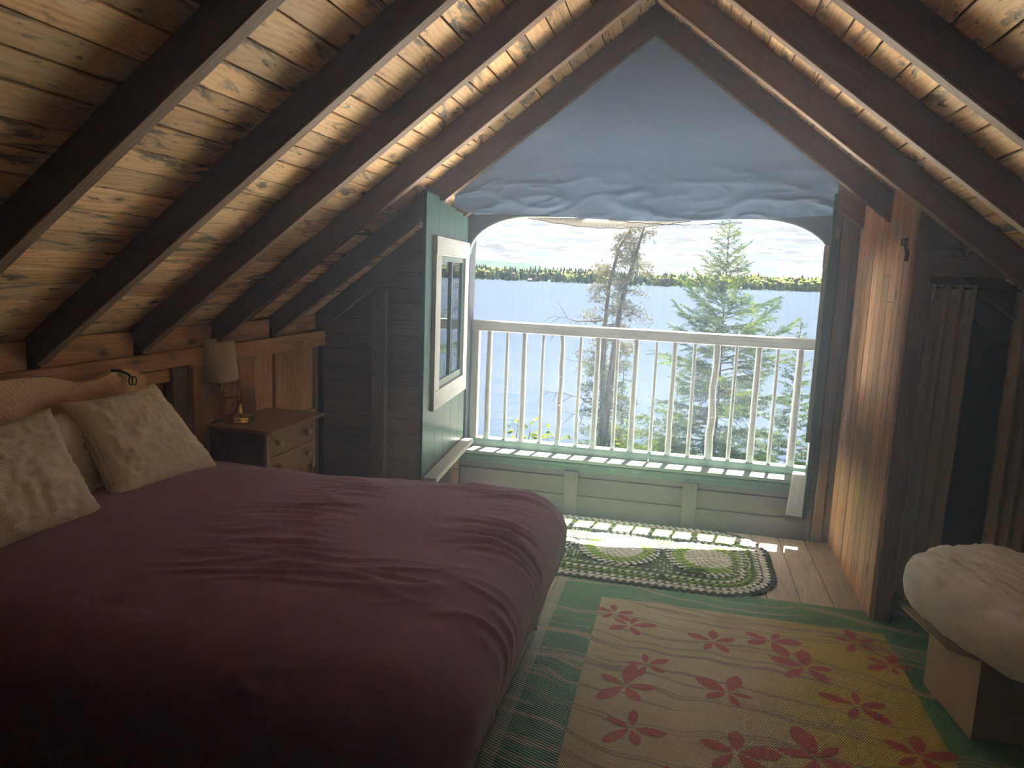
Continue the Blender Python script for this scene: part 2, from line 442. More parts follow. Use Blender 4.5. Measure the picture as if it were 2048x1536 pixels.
# ------------------------------------------------------------------ railing
rl = empty('railing', (-.28, 4.6, .36), 'white painted wooden balcony railing across the arched opening', 'railing')
board('top_rail', (AX0+.002, 4.578, 1.166), (AX1-.002, 4.578, 1.156), .070, .036, (0, -1, 0), WHITEWOOD, rl, .005)
board('bottom_rail', (AX0+.002, 4.59, .385), (-.16, 4.59, .382), .06, .075, (0, 0, 1), GREENTRIM, rl, .006)
board('bottom_rail', (-.155, 4.59, .382), (AX1-.002, 4.59, .377), .06, .075, (0, 0, 1), GREENTRIM, rl, .006)
board('post', (AX0+.026, 4.585, .42), (AX0+.026, 4.585, 1.135), .05, .05, (0, -1, 0), BALUST, rl, .004)
BX = [-1.227, -1.105, -.991, -.866, -.748, -.625, -.515, -.389, -.275, -.151, -.04, .082, .207, .326, .454, .566, .691]
BW = [11.5, 7, 10.5, 6.5, 10, 7, 11, 7, 11, 6.5, 10.5, 7, 14, 7, 12, 6.5, 13]
for i, (x, wpx) in enumerate(zip(BX, BW)):
    r = wpx/1450*4.7/2
    wavy = i in (4, 12)
    mb = MB(); pts = []; rs = []
    ns = 14
    for k in range(ns+1):
        s_ = k/ns
        dx = (mn.noise((i*3.1, s_*(4 if wavy else 1.6), 0))*(.014 if wavy else .003))
        rr = r*(1.12-.2*s_)*(1+.12*mn.noise((i*7, s_*5, 2)) if wavy or wpx > 9 else 1)
        pts.append((x+dx, 4.578+dx*.5, .415+s_*.725)); rs.append(rr)
    mb.tube(pts, rs, 10)
    if wavy:
        for kz in (.35, .6): mb.lathe([(0.001, -.004), (r*.5, 0), (r*.25, .006)], (x+.004, 4.578-r*1.0, .42+kz*.75), 8, axis='y')
    o = mb.build('baluster', BALUST, rl, smooth=True)
    if wavy: o['label'] = 'crooked peeled sapling baluster'

# ------------------------------------------------------------------ casement shutters
GLASS, t = material('window_glass')
fr = t.new('ShaderNodeFresnel', inp={'IOR': 5.0}); gl = t.new('ShaderNodeBsdfGlossy', inp={'Roughness': .01, 'Color': (.95, .98, 1, 1)})
tr = t.new('ShaderNodeBsdfTransparent', inp={'Color': (.93, .95, .94, 1)})
mx = t.new('ShaderNodeMixShader', inp={0: fr.outputs[0], 1: tr.outputs[0], 2: gl.outputs[0]}); finish(t, mx.outputs[0])
GLASS2, t = material('clear_glass')
fr = t.new('ShaderNodeFresnel', inp={'IOR': 1.5}); gl = t.new('ShaderNodeBsdfGlossy', inp={'Roughness': .01})
tr = t.new('ShaderNodeBsdfTransparent', inp={'Color': (.95, .96, .95, 1)})
mx = t.new('ShaderNodeMixShader', inp={0: fr.outputs[0], 1: tr.outputs[0], 2: gl.outputs[0]}); finish(t, mx.outputs[0])
def shutter(pn, ph, sg, z0, z1, label, glass):
    p = Vector((*pn, 0)); d = Vector((*ph, 0))-p; L = d.length; d.normalize()
    yv = Vector((-d.y, d.x, 0))
    m = Matrix(((d.x, yv.x, 0, p.x), (d.y, yv.y, 0, p.y), (0, 0, 1, 0), (0, 0, 0, 1)))
    SH = max(0, L-.955)
    root = empty('shutter', (p.x, p.y, z0), label, 'shutter', 'arched window shutters')
    def bx(name, lo, hi, mat, b=.002, par=root, sh=True):
        if sh: lo = (lo[0]+SH, *lo[1:]); hi = (hi[0]+SH, *hi[1:])
        a = Vector((lo[0], (lo[1]+hi[1])/2*sg, (lo[2]+hi[2])/2)); 
        sz = [hi[i]-lo[i] for i in range(3)]
        c = Vector(((lo[0]+hi[0])/2, (lo[1]+hi[1])/2*sg, (lo[2]+hi[2])/2))
        if sz[2] >= sz[0]:
            A = m @ Vector((c.x, c.y, lo[2])); B = m @ Vector((c.x, c.y, hi[2])); wd = sz[0]
        else:
            A = m @ Vector((lo[0], c.y, c.z)); B = m @ Vector((hi[0], c.y, c.z)); wd = sz[2]
        return board(name, A, B, wd, sz[1], yv*sg, mat, par, b)
    # upright green boards around the window hole (s .2-.78, z .86-1.60)
    H0, H1, Z0, Z1 = .20, .775, .86, 1.60
    dz_ = .045 if sg < 0 else 0
    def zt(s_): return z1-dz_*s_
    bx('board', (-SH, -.02, z0), (.198, 0, zt(0)+.004), GREENWOOD); bx('board', (.777, -.02, z0), (L-.004-SH, 0, zt(1)), GREENWOOD)
    for a, b in ((.20, .388), (.39, .58), (.582, .775)):
        bx('board', (a, -.02, z0), (b, 0, Z0), GREENWOOD); bx('board', (a, -.02, Z1), (b, 0, zt((a+b)/2)), GREENWOOD)
    # weathered white trim on the outer face
    bx('trim_board', (.085, 0, 1.588), (.905, .022, 1.685), WHITEWOOD)
    bx('trim_board', (.085, 0, .77), (.905, .020, .873), WHITEWOOD)
    bx('trim_board', (.085, 0, .874), (.195, .020, 1.587), WHITEWOOD)
    bx('trim_board', (.80, 0, .874), (.905, .020, 1.587), WHITEWOOD)
    # sash
    sash = bx('sash', (.196, -.012, .874), (.232, .008, 1.587), GREENTRIM)
    bx('sash_bar', (.765, -.012, .874), (.799, .008, 1.587), GREENWOOD, par=sash)
    bx('sash_bar', (.233, -.012, .874), (.764, .008, .915), GREENTRIM, par=sash); bx('sash_bar', (.233, -.012, 1.56), (.764, .008, 1.587), GREENTRIM, par=sash)
    bx('mullion', (.475, -.014, .916), (.503, .010, 1.559), GREENWOOD)
    for a, b in ((.233, .474), (.504, .764)): bx('pane', (a, -.004, .916), (b, -.001, 1.559), glass, b=0)
    # drip sill
    bx('drip_sill', (.02, .0, z0-.03), (L-.03, .075, z0-.002), WHITEWOOD, .004, sh=False)
    bx('batten', (.03, -.042, z0+.04), (L-.05, -.0205, z0+.12), DARKWALL, sh=False); bx('batten', (.03, -.042, z1-.14), (L-.05, -.0205, z1-.06), DARKWALL, sh=False)
    for zz in (z0+.2, z1-.2):
        mbh = MB(); mbh.tube([m @ Vector((L+.002, -.012*sg, zz-.04)), m @ Vector((L+.002, -.012*sg, zz+.04))], .007, 8)
        mbh.build('hinge', IRON, root)
    return root
IRON, t = material('dark_iron'); finish(t, principled(t, (.05, .045, .045), .35, .5, Metallic=.9))
shutter((-1.258, 3.43), (-1.347, 4.438), -1, .445, 1.885, 'green shutter with a white framed window, swung open left of the arched opening', GLASS)
shutter((.605, 3.50), (.765, 4.43), 1, .425, 1.90, 'dark shutter seen edge-on, swung open right of the arched opening', GLASS2)

# ------------------------------------------------------------------ plank cheek and closet front (right)
mb = MB(); mb.box((.945, 3.44, 0), (.965, 4.45, 1.95))
wc = mb.build('wall_side', DARKFILL); setprops(wc, 'upright plank partition between window bay and closet', kind='structure')
ys = [3.435, 3.535, 3.625, 3.74, 3.85, 3.965, 4.085, 4.19, 4.30, 4.44]
for i, (a, b) in enumerate(zip(ys[:-1], ys[1:])):
    top = 1.955
    x = .932
    if i in (2, 3):
        cut = 1.20+.12*i
        board('plank', (x, (a+b)/2, 0.002), (x, (a+b)/2, cut), b-a-.003, .022, (-1, 0, 0), CHEEK, wc, .003)
        board('plank', (x, (a+b)/2, cut+.003), (x, (a+b)/2, top), b-a-.003, .022, (-1, 0, 0), CHEEK, wc, .003)
    else:
        board('plank', (x, (a+b)/2, 0.002), (x, (a+b)/2, top), b-a-.007, .022+random.uniform(-.003, .003), (-1, 0, 0), CHEEK, wc, .003)
cl = empty('wall_closet', (1.4, 3.44, 0), kind='structure')
board('corner_board', (.968, 3.425, 0), (.968, 3.425, 1.90), .07, .022, (0, -1, 0), DARKWALL, cl, .003)
z = 1.56
while z < 2.0:
    xb = min(XR, RX+(RZ+HV-z-.03)/SL)
    board('wall_board', (1.005, 3.445, z+.06), (xb, 3.445, z+.06), .116, .02, (0, -1, 0), DARKWALL, cl, .003); z += .12
board('jamb_board', (1.72, 3.44, 0), (1.72, 3.44, 1.56), .28, .02, (0, -1, 0), DARKWALL, cl, .003)

# ------------------------------------------------------------------ tarp across the gable and rolled screen
TARP, t = material('blue_grey_tarp')
tcn = t.new('ShaderNodeTexCoord')
nz = t.noise(t.mapping(tcn.outputs['Object'], (1, 1, 3)), 3.5, 5, .6, .5)
c = t.ramp(nz, [(.35, (.06, .080, .115)), (.7, (.085, .11, .155))])
b1 = principled(t, c, .38, .5, t.noise(tcn.outputs['Object'], 22, 4), .15, .01)
tl = t.new('ShaderNodeBsdfTranslucent', inp={'Color': (.20, .29, .46, 1)})
mx = t.new('ShaderNodeMixShader', inp={0: .15, 1: b1, 2: tl.outputs[0]}); finish(t, mx.outputs[0])
nu, nv = 110, 90
V = []
zb = 1.815
for i in range(nu):
    s_ = i/(nu-1)
    for j in range(nv):
        q = j/(nv-1)
        x = -1.285+(.69+1.285)*s_
        ztop = RZ+HV*.5-SL*abs(x-RX)
        zbot = zb+.012*math.sin(s_*9)+.03*max(0, (s_-.85)/.15)+.05*max(0, (.06-s_)/.06)
        z = ztop+(zbot-ztop)*q
        low = max(0, 1-(z-zbot)/.28)
        y = 3.90+.022*low*mn.noise((x*2.6, z*5+x*1.5, 1.3))+.020*low*(max(0, 1-abs(mn.noise((x*2.2+z*4, z*7-x*1.2, 4)))*4)**2+.7*max(0, 1-abs(mn.noise((x*5-z*9, z*11+x*2, 8)))*5)**2)+.03*low
        V.append((x, y, z))
tp = mesh_obj('tarp', V, grid(nu, nv), TARP, smooth=True)
setprops(tp, 'blue grey plastic sheet stretched across the gable above the opening', 'tarp')

SCREEN, t = material('beige_screen')
tcn = t.new('ShaderNodeTexCoord'); wv = t.new('ShaderNodeTexWave', inp={'Vector': tcn.outputs['Object'], 'Scale': 14, 'Distortion': 6, 'Detail': 3})
b1 = t.new('ShaderNodeBsdfDiffuse', inp={'Color': t.ramp(wv.outputs[1], [(0, (.16, .13, .10)), (1, (.3, .27, .22))])})
tl = t.new('ShaderNodeBsdfTranslucent', inp={'Color': (.12, .11, .09, 1)})
mx = t.new('ShaderNodeMixShader', inp={0: .5, 1: b1.outputs[0], 2: tl.outputs[0]}); finish(t, mx.outputs[0])
rs_ = empty('rolled_screen', (-.45, 4.66, 1.85), 'rolled beige screen hanging from cords along the top of the opening', 'screen')
nu, nv = 60, 8; V = []
for i in range(nu):
    s_ = i/(nu-1); x = -1.02+1.02*s_
    sag = .048*math.sin(min(1, s_*1.05)*PI)**.8
    for j in range(nv):
        q = j/(nv-1); V.append((x, 4.66+.012*math.sin(q*PI)+.004*mn.noise((x*9, q, 0)), 1.885-(.02+sag)*q))
mesh_obj('screen_cloth', V, grid(nu, nv), SCREEN, rs_, smooth=True)
for zoff, xa, xb, sg_ in ((0, -1.02, 0.0, .054), (.004, -.5, .3, .02)):
    mb = MB(); mb.tube([(xa+(xb-xa)*k/24, 4.655, 1.866-zoff-sg_*math.sin(k/24*PI)-.003*math.sin(k*1.9)) for k in range(25)], .003, 6)
    mb.build('cord', IRON, rs_, smooth=True)

# ------------------------------------------------------------------ fabrics
def cloth(name, col, rough=.9, sheen=.3, weave=900, bstr=.15, var=.12, coord='Object'):
    m, t = material(name); tcn = t.new('ShaderNodeTexCoord')
    nz = t.noise(tcn.outputs['Object'], 7, 6, .6)
    c = t.ramp(nz, [(.3, tuple(x*(1-var) for x in col)), (.7, tuple(x*(1+var) for x in col))])
    wn = t.noise(tcn.outputs['Object'], weave, 2, .5)
    cr = t.noise(t.mapping(tcn.outputs['Object'], (14, 30, 20), rot=(0, 0, .5)), 1.0, 5, .6, 1.2)
    finish(t, principled(t, c, rough, .2, t.math('ADD', t.math('MULTIPLY', wn, .3), cr), bstr, .006, **{'Sheen Weight': sheen, 'Sheen Roughness': .4}))
    return m
MAROON = cloth('maroon_cotton', (.255, .118, .205), .85, .35, 500, .35, .12)
CREAM = cloth('cream_sheet', (.62, .56, .47), .9, .2)
WHITEC = cloth('white_cotton', (.74, .74, .78), .9, .2, bstr=.8)
SHADEC = cloth('shade_linen', (.72, .62, .50), .9, .1, 1500, .1)
# tiny checked pillow case
CHECK, t = material('checked_cream_cotton'); tcn = t.new('ShaderNodeTexCoord')
s = t.new('ShaderNodeSeparateXYZ', inp={0: tcn.outputs['UV']})
def stripe(tt, sock, freq): return tt.math('GREATER_THAN', tt.math('SINE', tt.math('MULTIPLY', sock, freq)), .1)
a = stripe(t, s.outputs[0], 2*PI*76); b = stripe(t, s.outputs[1], 2*PI*58)
g = t.math('MULTIPLY', t.math('ADD', a, b), .5)
c = t.ramp(g, [(0, (.78, .69, .56)), (.5, (.68, .57, .44)), (1, (.50, .38, .27))])
cr = t.noise(t.mapping(tcn.outputs['Object'], (9, 22, 12)), 1.0, 5, .6, 1.0)
finish(t, principled(t, c, .9, .2, cr, .35, .01, **{'Sheen Weight': .2}))

# ------------------------------------------------------------------ bed
BX0, BX1, BY0, BY1 = -2.20, -.66, 1.50, 2.84
bed = empty('bed', (-1.4, 2.17, 0), 'double bed with a scalloped pine headboard against the knee wall', 'bed')
mb = MB(); mb.box((BX0+.02, BY0+.02, .26), (BX1+.02, BY1-.04, .50), .03); mb.build('mattress', CREAM, bed)
for yy in (BY0+.02, BY1-.06): board('side_rail', (BX0, yy, .2), (BX1, yy, .2), .13, .025, (0, 1, 0), HEADPINE, bed, .003)
board('foot_rail', (BX1-.005, BY0, .2), (BX1-.005, BY1-.04, .2), .13, .025, (1, 0, 0), HEADPINE, bed, .003)
for x in (BX0+.03, BX1-.03):
    for yy in (BY0+.05, BY1-.1):
        board('leg', (x, yy, 0.003), (x, yy, .2), .06, .06, (1, 0, 0), HEADPINE, bed, .004)
# headboard outline: y, z of the top edge
HB = [(1.36, .94), (1.42, .98), (1.50, .99), (1.60, .985), (1.70, .99), (1.85, 1.005), (2.02, 1.01), (2.15, 1.0), (2.24, .975), (2.31, .955), (2.38, .958), (2.45, .975), (2.53, .985), (2.58, .975), (2.62, .95), (2.65, .945)]
v = []
for x in (-2.27, -2.235):
    for (yy, zz) in HB: v.append((x, yy, .25)); v.append((x, yy, zz+.07))
n = len(HB); f = []
for i in range(n-1):
    a, b = 2*i, 2*i+2
    f += [(a, a+1, b+1, b), (2*n+a, 2*n+b, 2*n+b+1, 2*n+a+1), (a+1, 2*n+a+1, 2*n+b+1, b+1)]
f += [(0, 2*n, 2*n+1, 1), (2*n-2, 2*n-1, 4*n-1, 4*n-2)]
mesh_obj('headboard', v, f, HEADPINE, bed)
mb = MB()
nu, nv = 60, 6; V = []
for i in range(nu):
    s_ = i/(nu-1)
    for j in range(nv):
        q = j/(nv-1); V.append((BX1+.035+.012*math.sin(s_*60)*q+.05*q, BY0+.05+(BY1-BY0-.1)*s_, .30-.29*q))
o = mesh_obj('bed_skirt', V, grid(nu, nv), CREAM, bed, smooth=True); o['label'] = 'cream bed skirt'

# duvet
def duvet():
    cx0, cx1, cy0, cy1 = -2.12, -.60, 1.50, 2.76
    z0, r = .625, .16
    over = .62
    nu, nv = 230, 220
    u0, u1 = -2.10, cx1+over
    v0, v1 = cy0-.62, cy1+.52
    V = []
    for i in range(nu):
        u = u0+(u1-u0)*i/(nu-1)
        for j in range(nv):
            v = v0+(v1-v0)*j/(nv-1)
            px, py = min(max(u, cx0), cx1), min(max(v, cy0), cy1)
            dx, dy = u-px, v-py
            s_ = math.hypot(dx, dy)
            nx, ny = (dx/s_, dy/s_) if s_ > 1e-9 else (0, 0)
            # loft over the bed
            cxn = (px-cx0)/(cx1-cx0); cyn = (py-cy0)/(cy1-cy0)
            loft = .030*math.sin(min(1, cyn)*PI)**.6*(.4+.6*math.sin(min(1, .15+cxn*.85)*PI)**.5)
            zt = z0+loft+.0*(1-cxn)
            fold = 0
            if s_ > 0:
                k = min(s_/r, PI/2)
                out = r*math.sin(k); dz = r*(1-math.cos(k))
                rest = max(0, s_-r*PI/2)
                # puffy roll of filling, then hangs with vertical folds
                puff = .045*math.sin(min(1, s_/(r*PI/2+.22))*PI)
                ang = math.atan2(ny, nx) if (abs(dx) > 0 and abs(dy) > 0) else 0
                tpar = py*1.0-px*1.0+ang*.35
                h = min(1, rest/.2)
                fold = h*(.020*mn.noise((tpar*6.0, rest*1.2, 4.0))+.010*mn.noise((tpar*15, rest*2, 9)))
                out = out+puff+fold-.06*min(1, rest/.35)**2*(1 if abs(nx) > .5 else .6)
                X = px+nx*out; Y = py+ny*out; Z = zt-dz-rest
            else: X, Y, Z = px, py, zt
            amp = 1.0
            w1 = mn.noise((X*1.7, Y*1.9, 0))*.018+mn.noise((X*4.5+3, Y*5, 2))*.004
            # pulled creases running along the bed, stronger toward the foot
            cr_a = X*.93+Y*.36; cr_b = -X*.36+Y*.93
            wr = mn.noise((cr_a*3.6, cr_b*17+cr_a*3, 5))
            wr = (1-abs(wr)*2.2); wr = max(0, wr)**2.4
            mask = max(0, min(1, mn.noise((X*1.9+9, Y*2.4, 6))*2.6+.25))*min(1, max(0, (X+1.6)/.5))
            w2 = .014*wr*mask
            hh = (w1+w2) if s_ < r*1.2 else (w1+w2)*max(.25, 1-(s_-r*1.2)/.3)
            Z += hh*(1 if s_ < r else .5)
            if s_ > 0: X += nx*hh*.8; Y += ny*hh*.8
            Z = max(Z, .035+.012*mn.noise((X*8, Y*8, 0)))
            V.append((X, Y, Z))
    o = mesh_obj('duvet', V, grid(nu, nv), MAROON, smooth=True)
    md = o.modifiers.new('thick', 'SOLIDIFY'); md.thickness = .012; md.offset = -1
    return o
dv = duvet(); setprops(dv, 'puffy maroon duvet spread over the double bed', 'duvet')

def pillow(name, c, sx_, sy, th, rot, mat, seed, label, group=None, cat='pillow', n=56, wrinkle=1.0, corner=.10, rnd=0, te=.42, taper=0):
    """cushion in its own plane (local x wide, y tall, z thick) placed by a matrix"""
    V = []; UV = []
    for side in (1, -1):
        for i in range(n):
            for j in range(n):
                a = -1+2*i/(n-1); b = -1+2*j/(n-1)
                e = (1-abs(a)**2.6)*(1-abs(b)**2.6)
                t_ = max(0, e)**te
                pin = 1-corner*(1-abs(a)**2)*(abs(b)**3) ; pin2 = 1-corner*(1-abs(b)**2)*(abs(a)**3)
                x = a*sx_/2*pin2*(1-rnd*b*b*a*a); y = b*sy/2*pin*(1-rnd*a*a*b*b); x -= taper*(b+1)/2*(a+1)/2*sx_
                w_ = wrinkle*(.012*mn.noise((a*3+seed, b*2.5, side*2))*t_+.009*max(0, 1-abs(mn.noise((a*2.2+seed*2, b*9+a*3, side)))*3)**2*(.3+t_*.7)
                     + .006*mn.noise((a*12+seed, b*5, side))*t_)
                edge = .006*wrinkle*mn.noise((a*9, b*9, seed+5))
                V.append((x, y, side*(th/2*t_)+w_+edge))
                UV.append((.5+a/2, .5+b/2))
    F_ = grid(n, n); F2 = [tuple(q+n*n for q in f[::-1]) for f in F_]
    o = mesh_obj(name, V, F_+F2, mat, None, Matrix.Translation(c) @ rot.to_4x4(), smooth=True)
    me = o.data; uvl = me.uv_layers.new(name='uv')
    li = np.empty(len(me.loops), dtype=np.int32); me.loops.foreach_get('vertex_index', li)
    uvl.data.foreach_set('uv', np.array(UV, dtype=np.float32)[li].ravel())
    bm = bmesh.new(); bm.from_mesh(me); bmesh.ops.remove_doubles(bm, verts=bm.verts, dist=.0004); bm.to_mesh(me); bm.free()
    me.polygons.foreach_set('use_smooth', [True]*len(me.polygons))
    return setprops(o, label, cat, group)
def basis(x, y):
    x = Vector(x).normalized(); y = Vector(y); y = (y-x*y.dot(x)).normalized(); z = x.cross(y)
    return Matrix(((x.x, y.x, z.x), (x.y, y.y, z.y), (x.z, y.z, z.z)))
G = 'pillows leaning on the headboard'
pillow('pillow', (-2.06, 2.43, .80), .56, .43, .14, basis((.06, 1, .03), (-.30, .02, .52)), CHECK, 1.3, 'checked cream pillow nearest the nightstand', G, taper=.20)
pillow('pillow', (-2.02, 1.72, .80), .62, .42, .14, basis((.06, 1, .02), (-.30, .04, .52)), CHECK, 4.1, 'checked cream pillow cut off at the left edge of the picture', G)
pillow('pillow', (-2.15, 2.10, .78), .56, .36, .09, basis((0, 1, 0), (-.15, 0, .52)), CREAM, 7.7, 'plain beige pillow standing behind the two checked pillows', G)

# hook latch over headboard
mb = MB()
mb.tube([(-2.25, 2.47, 1.055), (-2.225, 2.49, 1.052), (-2.215, 2.515, 1.04), (-2.21, 2.54, 1.02)], .005, 8)
mb.tube([(-2.205, 2.545+.012*math.cos(a), 1.005+.018*math.sin(a)) for a in np.linspace(0, 2*PI, 14)], .003, 6)
mb.tube([(-2.203, 2.522+.010*math.cos(a), 1.008+.017*math.sin(a)) for a in np.linspace(0, 2*PI, 14)], .003, 6)
o = mb.build('hook', IRON, smooth=True); setprops(o, 'small dark metal hook with two rings above the headboard', 'hook')

# ------------------------------------------------------------------ nightstand
KNOBW, t = material('pale_knob_wood'); finish(t, principled(t, (.50, .38, .26), .45, .4))
ns = empty('nightstand', (-2.14, 3.42, 0), 'old brown wooden nightstand with two knobbed drawers beside the bed', 'nightstand')
NX0, NX1, NY0, NY1, NZ = -2.29, -1.985, 3.17, 3.66, .672
board('top', ((NX0+NX1+.03)/2, NY0-.03, NZ+.009), ((NX0+NX1+.03)/2, NY1+.03, NZ+.009), NX1-NX0+.06, .018, (0, 0, 1), STANDWOOD, ns, .004)
mb = MB(); mb.box((NX0, NY0, .40), (NX1-.02, NY0+.018, NZ)); mb.box((NX0, NY1-.018, .40), (NX1-.02, NY1, NZ)); mb.box((NX0, NY0, .40), (NX0+.012, NY1, NZ)); mb.box((NX0, NY0, .40), (NX1-.02, NY1, .412))
mb.build('body', DARKWALL, ns)
for yy in (NY0+.016, NY1-.016):
    for xx_ in (NX1-.016, NX0+.02):
        mb = MB(); mb.box((xx_-.016, yy-.016, .38), (xx_+.016, yy+.016, NZ), .003)
        mb.lathe([(.016, .38), (.010, .372), (.016, .36), (.009, .35), (.015, .335), (.009, .32), (.014, .30), (.009, .285), (.014, .26), (.010, .2), (.008, .1), (.011, .02), (.007, .003)], (xx_, yy, 0), 12)
        mb.build('leg', STANDWOOD, ns)
for z0_, z1_ in ((.55, .655), (.425, .535)):
    dr = board('drawer', (NX1-.01, NY0+.036, (z0_+z1_)/2), (NX1-.01, NY1-.036, (z0_+z1_)/2), z1_-z0_, .018, (1, 0, 0), STANDWOOD, ns, .003)
    for yy in (NY0+.10, NY1-.10):
        mb = MB(); mb.lathe([(.006, 0), (.007, .012), (.017, .016), (.0185, .025), (.013, .032), (.002, .034)], (NX1-.001, yy, (z0_+z1_)/2), 14, axis='x')
        mb.build('knob', KNOBW, dr, smooth=True)
board('rail', (NX1-.012, NY0+.034, .543), (NX1-.012, NY1-.034, .543), .012, .014, (1, 0, 0), STANDWOOD, ns, .001)
board('rail', (NX1-.012, NY0+.034, .663), (NX1-.012, NY1-.034, .663), .014, .014, (1, 0, 0), STANDWOOD, ns, .001)
board('rail', (NX1-.012, NY0+.034, .415), (NX1-.012, NY1-.034, .415), .018, .014, (1, 0, 0), STANDWOOD, ns, .001)

# ------------------------------------------------------------------ lamp
BRASS, t = material('brass'); tcn = t.new('ShaderNodeTexCoord')
finish(t, principled(t, t.ramp(t.noise(tcn.outputs['Object'], 30, 3), [(.3, (.62, .42, .14)), (.7, (.8, .58, .25))]), .22, .5, Metallic=1.0))
LX, LY, LZ = -2.215, 3.29, NZ+.018
lp = empty('table_lamp', (LX, LY, LZ), 'brass swing-arm lamp with a linen drum shade on the nightstand', 'lamp')
mb = MB(); mb.lathe([(.077, .0), (.080, .006), (.077, .014), (.072, .018), (.074, .026), (.066, .034), (.045, .038), (.026, .05), (.020, .075), (.016, .095), (.010, .10)], (LX, LY, LZ), 32); mb.build('base', BRASS, lp, smooth=True)
mb = MB(); mb.lathe([(.009, .10), (.014, .11), (.008, .12), (.012, .135), (.008, .145), (.008, .15)], (LX, LY, LZ), 16); mb.build('stem', BRASS, lp, smooth=True)
mb = MB()
mb.tube([(LX, LY, LZ+.142), (LX-.02, LY-.02, LZ+.137), (LX-.055, LY-.045, LZ+.125)], .005, 10)
mb.lathe([(.009, -.01), (.010, 0), (.009, .01)], (LX, LY, LZ+.145), 12); mb.lathe([(.008, -.02), (.009, 0), (.006, .035), (.004, .04)], (LX-.055, LY-.045, LZ+.13), 12)
mb.tube([(LX-.055, LY-.045, LZ+.155), (LX-.07, LY-.05, LZ+.175), (LX-.06, LY-.05, LZ+.195)], .006, 10)
mb.lathe([(.012, .19), (.014, .20), (.012, .215), (.016, .225), (.014, .23)], (LX-.07, LY-.052, LZ), 14)
mb.build('swing_arm', BRASS, lp, smooth=True)
mb = MB(); mb.tube([(LX-.035, LY-.06, LZ+.21), (LX-.03, LY-.07, LZ+.21)], .008, 10); mb.build('switch', BRASS, lp, smooth=True)
n = 48; v = []
cx_, cy_ = LX-.075, LY-.055
for r0, z0_ in ((.093, .225), (.0735, .425)):
    for k in range(n): v.append((cx_+r0*math.cos(2*PI*k/n), cy_+r0*math.sin(2*PI*k/n), LZ+z0_+(.006*math.sin(2*PI*k/n))))
for r0, z0_ in ((.0905, .225), (.071, .425)):
    for k in range(n): v.append((cx_+r0*math.cos(2*PI*k/n), cy_+r0*math.sin(2*PI*k/n), LZ+z0_+(.006*math.sin(2*PI*k/n))))
f = []
for k in range(n):
    k2 = (k+1) % n
    f += [(k, k2, n+k2, n+k), (2*n+k, 3*n+k, 3*n+k2, 2*n+k2), (k, 2*n+k, 2*n+k2, k2), (n+k, n+k2, 3*n+k2, 3*n+k)]
sh_ = mesh_obj('lamp_shade', v, f, SHADEC, lp, smooth=True)
mb = MB(); mb.lathe([(.011, .23), (.012, .27), (.010, .275), (.02, .29), (.03, .32), (.028, .345), (.012, .365)], (cx_, cy_, LZ), 14); mb.build('bulb', WHITEC, lp, smooth=True)
mb = MB(); mb.tube([(LX-.07, LY-.02, LZ+.006), (LX-.10, LY-.09, LZ+.004), (LX-.07, LY-.145, LZ-.01), (LX-.055, LY-.16, LZ-.06), (LX-.05, LY-.165, LZ-.13)], .0028, 6)
mb.lathe([(.004, -.012), (.009, -.008), (.009, .008), (.004, .012)], (LX-.05, LY-.165, LZ-.14), 8); mb.build('cord', IRON, lp, smooth=True)

# ------------------------------------------------------------------ straw mat
def matz(x, y): 
    return .006+.0022*(1+math.sin(y*9+2.2*mn.noise((x*1.5, y*2, 0))*2))+.0015*mn.noise((x*2, y*14, 3))
STRAW, t = material('woven_straw')
tcn = t.new('ShaderNodeTexCoord'); P = tcn.outputs['Object']
s = t.new('ShaderNodeSeparateXYZ', inp={0: P}); X, Y = s.outputs[0], s.outputs[1]
def band(a, b, sock):  # 1 inside a..b
    return t.math('MULTIPLY', t.math('GREATER_THAN', sock, a), t.math('LESS_THAN', sock, b))
inner = t.math('MULTIPLY', band(-.285, .945, X), t.math('LESS_THAN', Y, 3.275))
yel = t.ramp(t.noise(P, 3.0, 4), [(.35, (.56, .46, .22)), (.65, (.64, .55, .33))])
yel = t.mix(t.ramp(X, [(.35, 0), (.62, 1)]), yel, (.62, .47, .04))
grn = t.ramp(t.noise(P, 4.0, 4), [(.35, (.015, .22, .075)), (.65, (.035, .32, .13))])
col = t.mix(inner, grn, yel)
# faded wavering streaks that cross both fields
q = t.math('ADD', Y, t.math('MULTIPLY', t.noise(t.mapping(P, (1.1, .8, 1)), 1.0, 3, .5), .55))
q = t.math('ADD', q, t.math('MULTIPLY', X, .10))
st = t.noise(t.new('ShaderNodeCombineXYZ', inp={0: t.math('MULTIPLY', X, .5), 1: t.math('MULTIPLY', q, 19), 2: 0.0}).outputs[0], 1.0, 2, .5)
sf = t.ramp(st, [(.535, 0), (.565, 1), (.60, 1), (.63, .2)])
thr = t.noise(t.mapping(P, (60, 160, 1)), 1.0, 2)
sf = t.math('MULTIPLY', sf, t.ramp(thr, [(.36, .4), (.52, 1)]))
col = t.mix(sf, col, t.mix(inner, (.62, .48, .34), (.30, .21, .15)))
